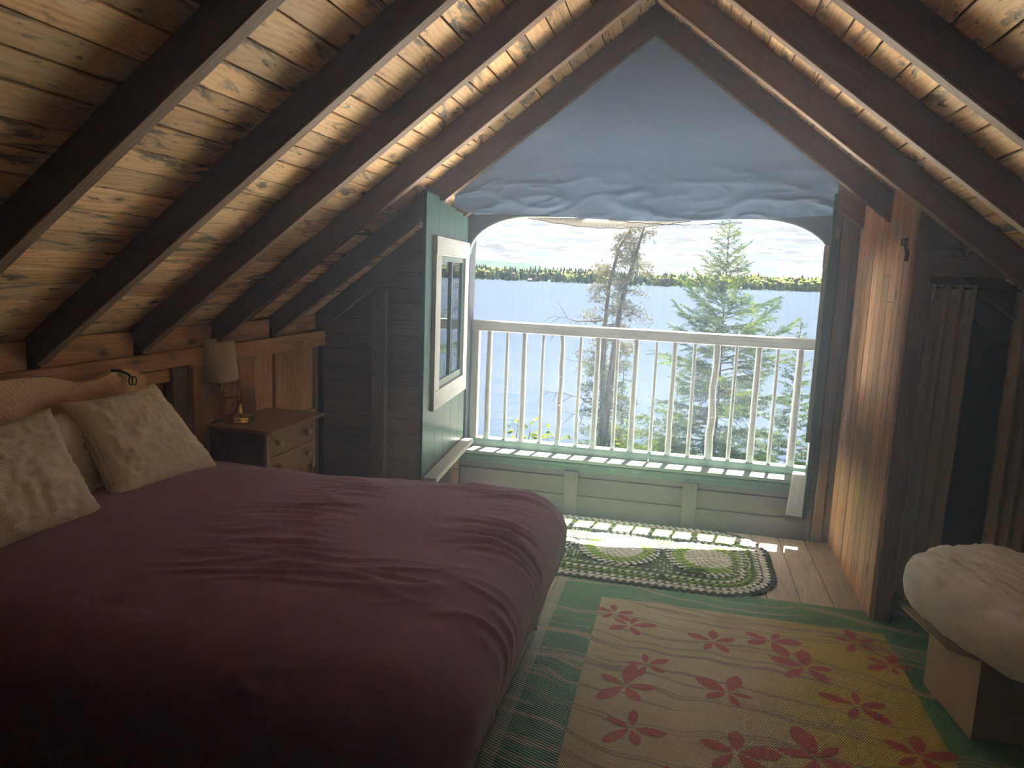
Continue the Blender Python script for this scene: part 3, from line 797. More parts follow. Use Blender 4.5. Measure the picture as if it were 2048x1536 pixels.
# straw weave
wa = t.math('SINE', t.math('MULTIPLY', X, 2*PI/.0085)); wb = t.math('SINE', t.math('MULTIPLY', Y, 2*PI/.0125))
dia = t.math('SINE', t.math('ADD', t.math('MULTIPLY', X, 2*PI/.030), t.math('MULTIPLY', Y, 2*PI/.0125)))
wv_in = t.math('MULTIPLY', wa, wb)
wvv = t.new('ShaderNodeMix', data_type='FLOAT', inp={0: inner, 2: dia, 3: wv_in}).outputs[0]
dk = t.ramp(wvv, [(.0, 1.0), (.25, .45), (.6, 0)])
wvn = t.math('MULTIPLY_ADD', wvv, .5, .5)
col = t.mix(t.ramp(wvn, [(.05, .85), (.42, 0)]), col, (.03, .035, .015))
col = t.mix(t.ramp(wvn, [(.75, 0), (1.0, .35)]), col, (.62, .62, .50))
grey = t.math('LESS_THAN', X, -.475)
col = t.mix(t.math('MULTIPLY', grey, t.ramp(wvn, [(.3, .3), (.8, .9)])), col, (.5, .47, .42))
finish(t, principled(t, col, .42, .45, wvn, .6, .004))
PETAL, t = material('red_petal_weave')
tcn = t.new('ShaderNodeTexCoord'); P = tcn.outputs['Object']; s = t.new('ShaderNodeSeparateXYZ', inp={0: P})
wvn = t.math('MULTIPLY_ADD', t.math('MULTIPLY', t.math('SINE', t.math('MULTIPLY', s.outputs[0], 2*PI/.0085)), t.math('SINE', t.math('MULTIPLY', s.outputs[1], 2*PI/.0125))), .5, .5)
c = t.ramp(t.noise(P, 130, 2), [(.3, (.35, .03, .03)), (.6, (.50, .06, .05))])
c = t.mix(t.ramp(wvn, [(.1, .4), (.35, 0)]), c, (.12, .015, .015)); c = t.mix(t.ramp(wvn, [(.8, 0), (1, .25)]), c, (.6, .35, .28))
finish(t, principled(t, c, .45, .4, wvn, .4, .004))
MX0, MX1, MY0, MY1 = -.53, 1.20, 1.05, 3.50
nu, nv = 90, 160; V = []
for i in range(nu):
    for j in range(nv):
        x = MX0+(MX1-MX0)*i/(nu-1); y = MY0+(MY1-MY0)*j/(nv-1)
        x += .006*mn.noise((y*3, i*.02, 1)); 
        V.append((x, y, matz(x, y)))
mt = mesh_obj('straw_mat', V, grid(nu, nv), STRAW, smooth=True); mt.modifiers.new('thick', 'SOLIDIFY').thickness = .003
setprops(mt, 'woven straw mat with red flowers on yellow inside a green border', 'mat')
FL = [(-.207, 3.119, .085, .3), (-.137, 3.018, .09, .1), (.214, 2.983, .10, .35), (.452, 3.058, .105, 0), (.565, 2.875, .12, .2), (.805, 3.155, .10, .4), (.90, 2.99, .08, 1.0), (-.047, 2.706, .08, .5), (-.116, 2.54, .12, .2), (.255, 2.601, .10, 0), (.71, 2.657, .105, .3), (-.075, 2.287, .11, .1), (.261, 2.25, .125, .25), (.515, 2.30, .13, .5), (.84, 2.40, .12, .15), (.05, 2.02, .12, .4), (.62, 2.0, .12, .1), (.30, 1.75, .12, .6), (-.1, 1.7, .12, 0), (.8, 1.9, .12, .3)]
for fi, (fx, fy, fr_, rot_) in enumerate(FL):
    mb = MB()
    for k in range(5):
        a0 = rot_*1.2+k*2*PI/5+random.uniform(-.18, .18); L_ = fr_*random.uniform(.72, 1.22); w_ = L_*random.uniform(.17, .25)
        pts = []
        for q in range(15):
            tt = q/14
            ww = w_*math.sin(tt**1.25*PI)**.62
            jag = .0035*((q % 2)-.5)
            pts.append((.012+tt*L_, ww+jag))
        ring = [(a, b) for a, b in pts]+[(a, -b) for a, b in pts[::-1]]
        vv = []
        ca, sa = math.cos(a0), math.sin(a0)
        top = [(fx+a*ca-b*sa, fy+a*sa+b*ca) for a, b in ring]
        ns_ = len(pts)
        vv = [(x, y, matz(x, y)+.0014) for x, y in top]
        fs = [(q, q+1, 2*ns_-2-q, 2*ns_-1-q) for q in range(ns_-1)]
        mb.add(vv, [f_[::-1] for f_ in fs])
    o = mb.build('flower_motif', PETAL, mt)

# ------------------------------------------------------------------ braided rug
def rug():
    root = empty('braided_rug', (-.2, 3.93, 0), 'oval braided rag rug of green and white rings on the floorboards', 'rug')
    m, t = material('rag_braid')
    at = t.new('ShaderNodeVertexColor', layer_name='col'); tcn = t.new('ShaderNodeTexCoord')
    c = t.mix(t.math('MULTIPLY', t.noise(tcn.outputs['Object'], 300, 2), .5), at.outputs[0], (.3, .3, .3), 'MULTIPLY')
    finish(t, principled(t, at.outputs[0], .95, .1, t.noise(tcn.outputs['Object'], 250, 3), .5, .003))
    x0, x1, y0, y1, R = -1.12, .555, 3.455, 4.415, .33
    def outline(k):
        # rounded rectangle inset by k
        a0, a1, b0, b1, r = x0+k, x1-k, y0+k, y1-k, max(.03, R-k)
        P = []
        for cx, cy, s0 in ((a1-r, b1-r, 0), (a0+r, b1-r, PI/2), (a0+r, b0+r, PI), (a1-r, b0+r, 3*PI/2)):
            for q in range(12): P.append((cx+r*math.cos(s0+q/11*PI/2), cy+r*math.sin(s0+q/11*PI/2)))
        P.append(P[0]); return P
    V, Fc, Cc = [], [], []
    octv = [(1, 0, 0), (.5, .85, 0), (-.5, .85, 0), (-1, 0, 0), (-.5, -.85, 0), (.5, -.85, 0)]
    def lobe(x, y, ang, L, Wd, H, col):
        k = len(V); ca, sa = math.cos(ang), math.sin(ang)
        for zz, sc_ in ((.001, .95), (H*.7, 1.0)):
            for a, b, _ in octv: V.append((x+(a*L*ca-b*Wd*sa)*sc_, y+(a*L*sa+b*Wd*ca)*sc_, zz+.004))
        V.append((x, y, H+.004))
        for q in range(6):
            q2 = (q+1) % 6
            Fc.append((k+q, k+q2, k+6+q2, k+6+q)); Cc.append(col); Fc.append((k+6+q, k+6+q2, k+12)); Cc.append(col)
    WHT, DK, GR, GY, LG = (.72, .73, .70), (.05, .06, .06), (.15, .27, .05), (.50, .52, .48), (.34, .48, .08)
    def path_row(P, cA, cB, step=.0195, Wd=.0112):
        d = 0; acc = []
        seg = [(Vector(P[i]), Vector(P[i+1])) for i in range(len(P)-1)]
        tot = sum((b-a).length for a, b in seg); nst = max(3, int(tot/step)); st_ = tot/nst
        pos = 0; si = 0; used = 0; i = 0
        for k in range(nst):
            target = k*st_
            while si < len(seg)-1 and used+(seg[si][1]-seg[si][0]).length < target: used += (seg[si][1]-seg[si][0]).length; si += 1
            a, b = seg[si]; L = (b-a).length or 1e-6; q = (target-used)/L; p = a+(b-a)*q
            an = math.atan2((b-a).y, (b-a).x)
            nrm = Vector((-math.sin(an), math.cos(an)))
            sd_ = 1 if k % 2 else -1
            c_ = cA if k % 2 else cB
            j = random.uniform(.85, 1.12)
            p = p+nrm*sd_*.0045
            lobe(p.x, p.y, an+sd_*.5, st_*.80, Wd, .011*j, tuple(x*j for x in c_))
    rows = [(DK, DK), (WHT, DK), (WHT, GY), (WHT, DK), (GR, GY), (GR, DK), (GR, LG), (WHT, DK), (GR, GY), (GR, DK), (GY, DK)]
    for k, (a, b) in enumerate(rows): path_row(outline(.009+k*.0205), a, b)
    # medallions
    for mx_ in (-.745, -.262, .222):
        my = 3.935
        for k in range(11):
            rr = .012+k*.0205
            cols = (GY, WHT) if k < 6 else ((LG, GR) if k < 9 else (WHT, DK))
            P = [(mx_+rr*1.03*math.cos(q/24*2*PI), my+rr*1.12*math.sin(q/24*2*PI)) for q in range(25)]
            path_row(P, *cols)
    # fill between medallions
    for mx_ in (-.985, -.504, -.02, .44):
        for k in range(-9, 10):
            for xx2 in (-.05, -.03, -.01, .01, .03, .05):
                x, y = mx_+xx2, 3.935+k*.031
                if all(((x-c_)/1.03)**2+((y-3.935)/1.12)**2 > .232**2 for c_ in (-.745, -.262, .222)) and x < .37+.1*0 and x > -.95:
                    lobe(x, y, PI/2+random.uniform(-.5, .5), .0135, .008, .011, random.choice((GR, GR, GY)))
    me = bpy.data.meshes.new('braid'); me.from_pydata(V, [], Fc); me.materials.append(m)
    ca = me.color_attributes.new('col', 'FLOAT_COLOR', 'CORNER')
    arr = np.ones((len(me.loops), 4), dtype=np.float32); ls = 0
    for f_, c_ in zip(Fc, Cc): arr[ls:ls+len(f_), :3] = c_; ls += len(f_)
    ca.data.foreach_set('color', arr.ravel()); me.update()
    o = bpy.data.objects.new('braid', me); place(o, root); o['kind'] = 'stuff'
    # dark backing
    P = outline(.004)[:-1]; v = [(x, y, .001) for x, y in P]+[(x, y, .007) for x, y in P]; n_ = len(P)
    f = [tuple(range(n_))[::-1], tuple(range(n_, 2*n_))]+[(i, (i+1) % n_, n_+(i+1) % n_, n_+i) for i in range(n_)]
    m2, t2 = material('rug_backing'); finish(t2, principled(t2, (.035, .045, .035), .95))
    mesh_obj('backing', v, f, m2, root)
    m3, t3 = material('green_rag'); finish(t3, principled(t3, (.10, .20, .05), .9))
    mb = MB()
    for k in range(7):
        a = random.uniform(-.5, .5); x, y = .10+random.uniform(-.03, .03), 3.70+random.uniform(-.02, .02)
        mb.tube([(x, y, .017), (x+.04*math.cos(a), y+.04*math.sin(a), .03), (x+.10*math.cos(a), y+.10*math.sin(a), .018)], [.004, .005, .002], 5)
    for k in range(4):
        x, y = -.03+random.uniform(-.01, .01), 3.66; mb.tube([(x, y, .017), (x+.01, y-.06, .026), (x+.015*k, y-.11, .016)], [.004, .005, .002], 5)
    mb.build('loose_rag_ends', m3, root, smooth=True)['kind'] = 'stuff'
rug()

# ------------------------------------------------------------------ cardboard box and white pillow
CARD, t = material('cardboard'); tcn = t.new('ShaderNodeTexCoord')
finish(t, principled(t, t.ramp(t.noise(tcn.outputs['Object'], 6, 4), [(.3, (.36, .25, .165)), (.7, (.43, .31, .21))]), .8, .2, t.noise(t.mapping(tcn.outputs['Object'], (1, 1, 200)), 2, 2), .08, .002))
bx_ = empty('cardboard_box', (1.2, 2.72, .0), 'open brown cardboard box with one flap folded out under the white pillow', 'box')
Ub = Vector((-.137, .99, 0)).normalized(); Vb = Vector((.99, .137, 0)).normalized()
A = Vector((1.037, 2.542, .013))
bw, bl, bh, th = .40, .345, .285, .005
def bxp(a, b, z): return A+Ub*a+Vb*b+Vector((0, 0, z))
def slab(name, o0, e1, e2, e3, par, mat=CARD):
    v = [o0, o0+e1, o0+e1+e2, o0+e2]; v += [p+e3 for p in v]
    return mesh_obj(name, v, [(0, 3, 2, 1), (4, 5, 6, 7), (0, 1, 5, 4), (1, 2, 6, 5), (2, 3, 7, 6), (3, 0, 4, 7)], mat, par)
Zv = Vector((0, 0, 1))
slab('side', bxp(0, 0, 0), Ub*bl, Zv*bh, Vb*th, bx_); slab('side', bxp(0, bw-th, 0), Ub*bl, Zv*bh, Vb*th, bx_)
slab('side', bxp(0, th, 0), Vb*(bw-2*th), Zv*bh, Ub*th, bx_); slab('side', bxp(bl-th, th, 0), Vb*(bw-2*th), Zv*bh, Ub*th, bx_)
slab('base', bxp(th, th, 0), Ub*(bl-2*th), Vb*(bw-2*th), Zv*th, bx_)
fd = (-Vb*.985+Zv*.12).normalized()
mesh_obj('flap', [bxp(.0, 0, bh), bxp(bl, 0, bh), bxp(bl-.0, 0, bh)+fd*.115, bxp(.035, 0, bh)+fd*.10, bxp(.0, 0, bh)+fd*.02]
         + [p+Zv*th for p in (bxp(.0, 0, bh), bxp(bl, 0, bh), bxp(bl-.0, 0, bh)+fd*.115, bxp(.035, 0, bh)+fd*.10, bxp(.0, 0, bh)+fd*.02)],
         [(0, 1, 2, 3, 4), (9, 8, 7, 6, 5), (0, 5, 6, 1), (1, 6, 7, 2), (2, 7, 8, 3), (3, 8, 9, 4), (4, 9, 5, 0)], CARD, bx_)
INK, t = material('ink'); finish(t, principled(t, (.05, .035, .03), .8))
fc = bpy.data.curves.new('print', 'FONT'); fc.body = 'BLACK TRUNK'; fc.size = .022; fc.extrude = .0003; fc.materials.append(INK)
fo = bpy.data.objects.new('print', fc)
rotm = Matrix(((-Ub.x, 0, -Vb.x, 0), (-Ub.y, 0, -Vb.y, 0), (0, 1, 0, 0), (0, 0, 0, 1)))
rotm.translation = bxp(.315, -.0008, bh-.045)
pm = bpy.data.meshes.new_from_object(fo); po = bpy.data.objects.new('lettering', pm); bpy.data.objects.remove(fo); place(po, bx_, rotm)
pillow('white_pillow', (1.19, 2.53, .46), .92, .52, .27, basis((.45, -.86, -.03), (.86, .45, .10)), WHITEC, 2.2, 'large wrinkled white pillow lying on the cardboard box', None, 'pillow', 80, 1.1, .0, .22, .36)

# ------------------------------------------------------------------ curtains and rod
CURT, t = material('flowered_cream_curtain'); tcn = t.new('ShaderNodeTexCoord'); P = tcn.outputs['UV']
vo = t.new('ShaderNodeTexVoronoi', inp={'Vector': P, 'Scale': 9.0})
sp = t.ramp(vo.outputs['Distance'], [(.10, 1), (.16, 0)])
vc = t.new('ShaderNodeSeparateXYZ', inp={0: vo.outputs['Color']})
sp = t.math('MULTIPLY', sp, t.math('GREATER_THAN', vc.outputs[0], .5))
c = t.mix(sp, (.42, .37, .31), (.2, .09, .08))
c = t.mix(t.math('MULTIPLY', t.noise(P, 40, 3), .3), c, (.3, .24, .18))
finish(t, principled(t, c, .9, .1))
rd = MB(); rd.tube([(.985, 3.505, 1.516), (1.4, 3.505, 1.514), (1.84, 3.505, 1.512)], .005, 8)
rd.lathe([(.011, -.006), (.011, .006)], (1.20, 3.505, 1.514), 10, axis='x')
for x in (.99, 1.835): rd.box((x-.006, 3.505, 1.505), (x+.006, 3.456, 1.525))
o = rd.build('curtain_rod', IRON, smooth=False); setprops(o, 'thin metal curtain rod across the closet doorway', 'curtain rod')
def curtain(x0t, x1t, x0b, x1b, zb_, label, seed, nf):
    nu, nv = 120, 60; V = []; UV = []
    for i in range(nu):
        s_ = i/(nu-1)
        for j in range(nv):
            q = j/(nv-1)
            x = (x0t+(x1t-x0t)*s_)*(1-q)+(x0b+(x1b-x0b)*s_)*q
            y = 3.502+.026*math.sin(s_*nf*2*PI+.8*mn.noise((s_*3, q*1.5, seed)))*(.45+.55*q)+.018*mn.noise((s_*6, q*2, seed+3))*q
            z = 1.53-(1.53-zb_)*q+ (.02*mn.noise((s_*5, 0, seed))*q)
            if j == 0: y = 3.502+.012*math.sin(s_*nf*4*PI)
            V.append((x, y, z)); UV.append((s_*1.0, q*2.2))
    o = mesh_obj('curtain', V, grid(nu, nv), CURT, smooth=True)
    uvl = o.data.uv_layers.new(name='uv'); li = np.empty(len(o.data.loops), dtype=np.int32); o.data.loops.foreach_get('vertex_index', li)
    uvl.data.foreach_set('uv', np.array(UV, dtype=np.float32)[li].ravel())
    o.modifiers.new('thick', 'SOLIDIFY').thickness = .002
    setprops(o, label, 'curtain', 'closet curtains')
curtain(1.0, 1.21, .975, 1.20, .10, 'faded flowered curtain hanging next to the plank partition', 1, 4)
curtain(1.36, 1.56, 1.36, 1.58, .12, 'second curtain at the right edge of the picture beyond the dark gap', 5, 4)
mb = MB(); mb.tube([(1.07, 3.425, 1.80), (1.09, 3.42, 1.73), (1.105, 3.415, 1.67), (1.12, 3.41, 1.645), (1.135, 3.41, 1.655), (1.137, 3.41, 1.665)], .004, 8)
o = mb.build('wall_hook', IRON, smooth=True); setprops(o, 'thin curved metal hook on the dark boards above the closet curtain', 'hook')
mb = MB(); mb.box((.905, 3.50, 1.69), (.921, 3.56, 1.72)); mb.tube([(.91, 3.50, 1.705), (.90, 3.46, 1.69), (.905, 3.435, 1.65), (.90, 3.43, 1.62)], .008, 8)
o = mb.build('latch', IRON); setprops(o, 'dark iron latch near the top of the plank partition', 'latch')

# ------------------------------------------------------------------ outside: lake, added bounce deck, bank, far shore
LAKE, t = material('lake_water'); tcn = t.new('ShaderNodeTexCoord')
P = tcn.outputs['Object']
n_a = t.noise(t.mapping(P, (.5, .9, 1)), 1.0, 6, .65, .3); n_b = t.noise(t.mapping(P, (.012, .05, 1)), 1.0, 4, .6)
c = t.ramp(n_b, [(.35, (.0080, .0145, .026)), (.65, (.0125, .0195, .031))])
n_c = t.noise(t.mapping(P, (.22, .8, 1)), 1.0, 7, .7, .5)
c = t.mix(t.ramp(n_c, [(.45, 0), (.62, .75)]), c, (.021, .025, .032))  # ripple highlights put into the diffuse colour as paler mottling
bp = t.new('ShaderNodeBump', inp={'Strength': 1.0, 'Distance': .16, 'Height': n_a})
df = t.new('ShaderNodeBsdfDiffuse', inp={'Color': c}); gs = t.new('ShaderNodeBsdfGlossy', inp={'Color': (.75, .87, 1, 1), 'Roughness': .12, 'Normal': bp.outputs[0]})
mx = t.new('ShaderNodeMixShader', inp={0: .15, 1: df.outputs[0], 2: gs.outputs[0]}); finish(t, mx.outputs[0])
me_v = [(-5000, 5, -8), (5000, 5, -8), (5000, 6000, -8), (-5000, 6000, -8)]
lk = mesh_obj('lake', me_v, [(0, 1, 2, 3)], LAKE); setprops(lk, 'wide rippled blue lake', 'lake', kind='stuff')
BOUNCEM, t = material('pale_bounce_boards'); tcn = t.new('ShaderNodeTexCoord')
finish(t, principled(t, t.ramp(t.noise(tcn.outputs['Object'], 5, 4), [(.3, (.82, .80, .76)), (.7, (.90, .88, .84))]), .7, .2))
pr = empty('bounce_deck', (-.3, 6.3, -.5), 'added pale boards below the window, unseen, bouncing sun into the room', 'reflector')  # unseen pale deck added to bounce sunlight up onto the ceiling
for i in range(24):
    x = -2.9+i*.23
    board('bounce_board', (x, 4.68, -.40), (x, 7.9, -.46), .222, .03, (0, 0, 1), BOUNCEM, pr, .003)
for x in (-2.6, 2.2): board('post', (x, 7.7, -7.0), (x, 7.7, -.48), .12, .12, (0, 1, 0), GREYWOOD, pr)
LOWW, t = material('lower_house_wall'); finish(t, principled(t, (.08, .14, .1), .8))
mb = MB(); mb.box((XL-.1, YB-.1, -7.2), (XR+.1, 4.6, -.13)); lw = mb.build('wall_lower', LOWW); setprops(lw, 'green lower storey of the cabin', kind='structure')
BANK, t = material('lake_bank'); tcn = t.new('ShaderNodeTexCoord')
finish(t, principled(t, t.ramp(t.noise(tcn.outputs['Object'], .8, 6), [(.35, (.02, .03, .01)), (.65, (.05, .045, .025))]), .95))
nu, nv = 60, 30; V = []
for i in range(nu):
    x = -40+80*i/(nu-1)
    for j in range(nv):
        y = -10+30*j/(nv-1); z = -6.6-max(0, y-6)*.16+.5*mn.noise((x*.3, y*.3, 0)); V.append((x, y, z))
bk = mesh_obj('bank', V, grid(nu, nv), BANK, smooth=True); setprops(bk, 'dark wooded lake bank', kind='structure')

# far shore: low land, massed trees, distant hill
FAR, t = material('far_forest'); tcn = t.new('ShaderNodeTexCoord')
oi = t.new('ShaderNodeVertexColor', layer_name='col')
ht = t.new('ShaderNodeMixShader', inp={0: .5})
pb = principled(t, oi.outputs[0], .95, 0)
fin = t.new('ShaderNodeAddShader'); em = None
finish(t, pb)
def shore_y(x): return 1190+.20*(x+100)+ (60*mn.noise((x*.004, 0, 0)))
def far_forest():
    V, Fc, Cc = [], [], []
    N = 4200
    for i in range(N):
        x = rng.uniform(-1500, 1500); row = rng.random()
        y = shore_y(x)+row*90
        base = -8+row*9
        con = rng.random() < (.55 if x < -60 else .3)
        h = rng.uniform(11, 18)*(1.15 if con else .9)+ (3 if x > 50 else 0)
        r = h*(.17 if con else .34)
        g = rng.uniform(.6, 1.3)
        col = np.array((.020, .034, .024) if con else ((.052, .066, .020) if rng.random() < .7 else (.046, .046, .022)))*g
        k = len(V)
        if con:
            for zz, rr in ((0, r*.7), (h*.25, r), (h*.6, r*.6)):
                for q in range(5): a = q*2*PI/5+rng.random()*.4; V.append((x+rr*math.cos(a), y+rr*math.sin(a), base+zz))
            V.append((x, y, base+h)); L = 3
        else:
            for zz, rr in ((0, r*.6), (h*.4, r), (h*.8, r*.75)):
                for q in range(5): a = q*2*PI/5+rng.random()*.6; V.append((x+rr*math.cos(a)*rng.uniform(.8, 1.15), y+rr*math.sin(a), base+zz))
            V.append((x, y, base+h)); L = 3
        for lv in range(L-1):
            for q in range(5):
                q2 = (q+1) % 5; Fc.append((k+lv*5+q, k+lv*5+q2, k+lv*5+5+q2, k+lv*5+5+q)); Cc.append(col*rng.uniform(.75, 1.2))
        for q in range(5): Fc.append((k+10+q, k+10+(q+1) % 5, k+15)); Cc.append(col*rng.uniform(.8, 1.3))
    me = bpy.data.meshes.new('far_trees'); me.from_pydata(V, [], Fc); me.materials.append(FAR)
    ca = me.color_attributes.new('col', 'FLOAT_COLOR', 'CORNER'); arr = np.ones((len(me.loops), 4), dtype=np.float32); ls = 0
    for f_, c_ in zip(Fc, Cc): arr[ls:ls+len(f_), :3] = c_; ls += len(f_)
    ca.data.foreach_set('color', arr.ravel()); me.update()
    o = bpy.data.objects.new('far_trees', me); place(o); return setprops(o, 'band of woodland along the far shore of the lake', 'trees', kind='stuff')
far_forest()
HILL, t = material('far_hill'); tcn = t.new('ShaderNodeTexCoord')
finish(t, principled(t, t.ramp(t.noise(tcn.outputs['Object'], .02, 6), [(.35, (.017, .026, .026)), (.65, (.021, .031, .027))]), .95, 0))
V = []; nu, nv = 90, 16
for i in range(nu):
    x = -2600+5200*i/(nu-1)
    for j in range(nv):
        q = j/(nv-1); y = shore_y(max(-1500, min(1500, x)))+15+q*1500
        prof = 8*math.exp(-((x-600)/900)**2) + 6
        hill = 44*math.exp(-((x+640)/150)**2) + 27*math.exp(-((x+430)/95)**2)+50*math.exp(-((x+1100)/320)**2)
        V.append((x, y, -9+prof*min(1, q*6)+hill*math.sin(q*PI)**.7+(4*mn.noise((x*.01, y*.01, 0)))*q))
hl = mesh_obj('hills', V, grid(nu, nv), HILL, smooth=True); setprops(hl, 'low hills behind the far shore', kind='structure')
m, t = material('far_cottage_white'); finish(t, principled(t, (.06, .06, .06), .8))
for cx_, wh in ((-245, 'left part'), (-100, 'middle, behind the cedar'), (420, 'right end')):
    mb = MB(); yy = shore_y(cx_)-6; mb.box((cx_-3, yy-3, -8), (cx_+3, yy+3, -5)); mb.add([(cx_-3.4, yy-3.4, -5), (cx_+3.4, yy-3.4, -5), (cx_+3.4, yy+3.4, -5), (cx_-3.4, yy+3.4, -5), (cx_-3.4, yy, -3.2), (cx_+3.4, yy, -3.2)], [(0, 1, 5, 4), (2, 3, 4, 5), (0, 4, 3), (1, 2, 5)])
    o = mb.build('cottage', m); setprops(o, 'tiny pale cottage at the waterline of the far shore, '+wh, 'house', 'far shore cottages')

# ------------------------------------------------------------------ near trees
BARK, t = material('bark'); tcn = t.new('ShaderNodeTexCoord')
finish(t, principled(t, t.ramp(t.noise(t.mapping(tcn.outputs['Object'], (20, 20, 4)), 1, 5), [(.35, (.018, .014, .010)), (.65, (.045, .036, .026))]), .95, .05))
def leafmat(name, stops, trans=.35):
    m, t = material(name); g = t.new('ShaderNodeNewGeometry')
    tcn = t.new('ShaderNodeTexCoord'); nz = t.noise(tcn.outputs['Object'], 5.5, 3, .6); c = t.ramp(t.math('ADD', nz, t.math('MULTIPLY_ADD', g.outputs['Random Per Island'], .16, -.08)), stops)
    d = t.new('ShaderNodeBsdfDiffuse', inp={'Color': c}); tl = t.new('ShaderNodeBsdfTranslucent', inp={'Color': c})
    mx = t.new('ShaderNodeMixShader', inp={0: trans, 1: d.outputs[0], 2: tl.outputs[0]}); finish(t, mx.outputs[0]); return m
NEEDLE = leafmat('spruce_needles', [(.36, (.006, .018, .003)), (.5, (.026, .052, .005)), (.64, (.095, .125, .007))], .5)
CEDARL = leafmat('cedar_sprays', [(.34, (.018, .026, .006)), (.5, (.044, .058, .008)), (.66, (.095, .11, .012))], .5)
CEDARB = leafmat('cedar_brown_sprays', [(.34, (.028, .024, .010)), (.5, (.055, .048, .018)), (.66, (.085, .085, .02))], .5)
YLEAF = leafmat('young_yellow_leaf', [(.3, (.055, .080, .003)), (.7, (.10, .125, .004))], .55)

def spikes(P, D, n_per_m, length, width, out, tilt=.9):
    """needle triangles along segments P->P+D arrays"""
    segL = np.linalg.norm(D, axis=1); cnt = np.maximum(2, (segL*n_per_m).astype(int))
    idx = np.repeat(np.arange(len(P)), cnt)
    tpos = rng.random(len(idx))
    base = P[idx]+D[idx]*tpos[:, None]
    dirn = D[idx]/np.maximum(segL[idx], 1e-6)[:, None]
    rnd = rng.normal(size=(len(idx), 3)); rnd -= dirn*np.sum(rnd*dirn, axis=1)[:, None]; rnd /= np.linalg.norm(rnd, axis=1)[:, None]+1e-9
    nd = dirn*tilt*.7+rnd; nd /= np.linalg.norm(nd, axis=1)[:, None]
    side = np.cross(nd, rng.normal(size=nd.shape)); side /= np.linalg.norm(side, axis=1)[:, None]+1e-9
    L = (length*rng.uniform(.7, 1.25, len(idx)))[:, None]
    out.append(np.stack([base-side*width/2, base+side*width/2, base+nd*L], axis=1))
def tris_obj(name, tris, mat, parent):
    T = np.concatenate(tris); n = len(T)
    me = bpy.data.meshes.new(name)
    me.vertices.add(n*3); me.vertices.foreach_set('co', T.reshape(-1).astype(np.float32))
    me.loops.add(n*3); me.loops.foreach_set('vertex_index', np.arange(n*3, dtype=np.int32))
    me.polygons.add(n); me.polygons.foreach_set('loop_start', np.arange(0, n*3, 3, dtype=np.int32)); me.polygons.foreach_set('loop_total', np.full(n, 3, dtype=np.int32))
    me.materials.append(mat); me.update(calc_edges=True)
    o = bpy.data.objects.new(name, me); place(o, parent); o['kind'] = 'stuff'; return o

def spruce(name, base, top, wid, nb, label, seed, zmin, up=.35, dens=1.0, explicit=()):
    global rng
    rng = np.random.default_rng(seed)
    base = np.array(base, float); top = np.array(top, float); H = top[2]-base[2]
    root = empty(name, tuple(base), label, 'tree')
    mb = MB(); k_ = 14
    mb.tube([tuple(base+(top-base)*(i/k_)+np.array([.02*math.sin(i*1.3), .0, 0])*(1-i/k_)) for i in range(k_+1)], [max(.006, .055*(H/9)*(1-i/k_)) for i in range(k_+1)], 8)
    mb.build('trunk', BARK, root, smooth=True)
    P, D = [], []; bark = MB()
    zs = []
    z = top[2]-.06
    while z > zmin:
        d = top[2]-z
        zs.append(z); z -= .05+.03*min(1.5, d)
    zs = zs*1
    ph = 0
    brs = []
    for z in zs:
        d = top[2]-z
        nbr = 1 if d < .1 else (2 if d < .6 else nb)
        for q in range(nbr):
            ph += 2.399+rng.uniform(-.4, .4)
            L = wid(d)*rng.uniform(.45, 1.2)
            brs.append((z+rng.uniform(-.03, .03), ph, L, d, up+rng.uniform(-.25, .25)))
    for z, a, L, d in explicit: brs.append((z, a, L, d, .75))
    for z, ph_, L, d, up_ in brs:
        c = base+(top-base)*((z-base[2])/H); c = np.array([c[0], c[1], z])
        dr = np.array([math.cos(ph_), math.sin(ph_), 0]); ns_ = max(3, int(L/.12))
        tilt = up_*(1 if d < 1.0 else max(-.25, 1-(d-1.0)*.55))+.1
        pts = [c]; cur = c.copy(); 
        for i in range(ns_):
            s_ = (i+.5)/ns_
            sl = tilt-.25*s_*min(1, d/2)+.45*s_*s_
            v = dr+np.array([0, 0, sl]); v /= np.linalg.norm(v); cur = cur+v*L/ns_+rng.normal(size=3)*.006; pts.append(cur.copy())
        bark.tube([tuple(p) for p in pts], [max(.0025, .011*min(1.6, L)*(1-i/len(pts))) for i in range(len(pts))], 4, cap=False)
        # twigs
        nt_ = int(L/.045)
        for i in range(nt_):
            s_ = .12+.88*(i+.5)/nt_
            f_ = s_*ns_; k = min(int(f_), ns_-1); p = pts[k]+(pts[k+1]-pts[k])*(f_-k)
            fd = pts[k+1]-pts[k]; fd = fd/np.linalg.norm(fd)
            sd_ = np.cross(fd, (0, 0, 1)); sd_ /= np.linalg.norm(sd_)
            for sg_ in (-1, 1):
                if rng.random() > .88*dens: continue
                tl_ = (.05+L*.34*(1-s_)**.7)*rng.uniform(.6, 1.2)
                tv = fd*.75+sd_*sg_*rng.uniform(.5, 1.0)+np.array([0, 0, rng.uniform(-.55, .22)]); tv /= np.linalg.norm(tv)
                P.append(p); D.append(tv*tl_)
                if tl_ > .12:
                    for s2 in (.4, .7):
                        t2 = tv+sd_*rng.uniform(-.8, .8)+np.array([0, 0, rng.uniform(-.3, .1)]); t2 /= np.linalg.norm(t2)
                        P.append(p+tv*tl_*s2); D.append(t2*tl_*.45)
        for k in range(ns_):
            if k/ns_ > .25: P.append(pts[k]); D.append(pts[k+1]-pts[k])
    bark.build('branches', BARK, root)['kind'] = 'stuff'
    out = []; P = np.array(P); D = np.array(D)
    spikes(P, D, 300*dens, .024, .0052, out)
    tris_obj('needles', out, NEEDLE, root)
    return root
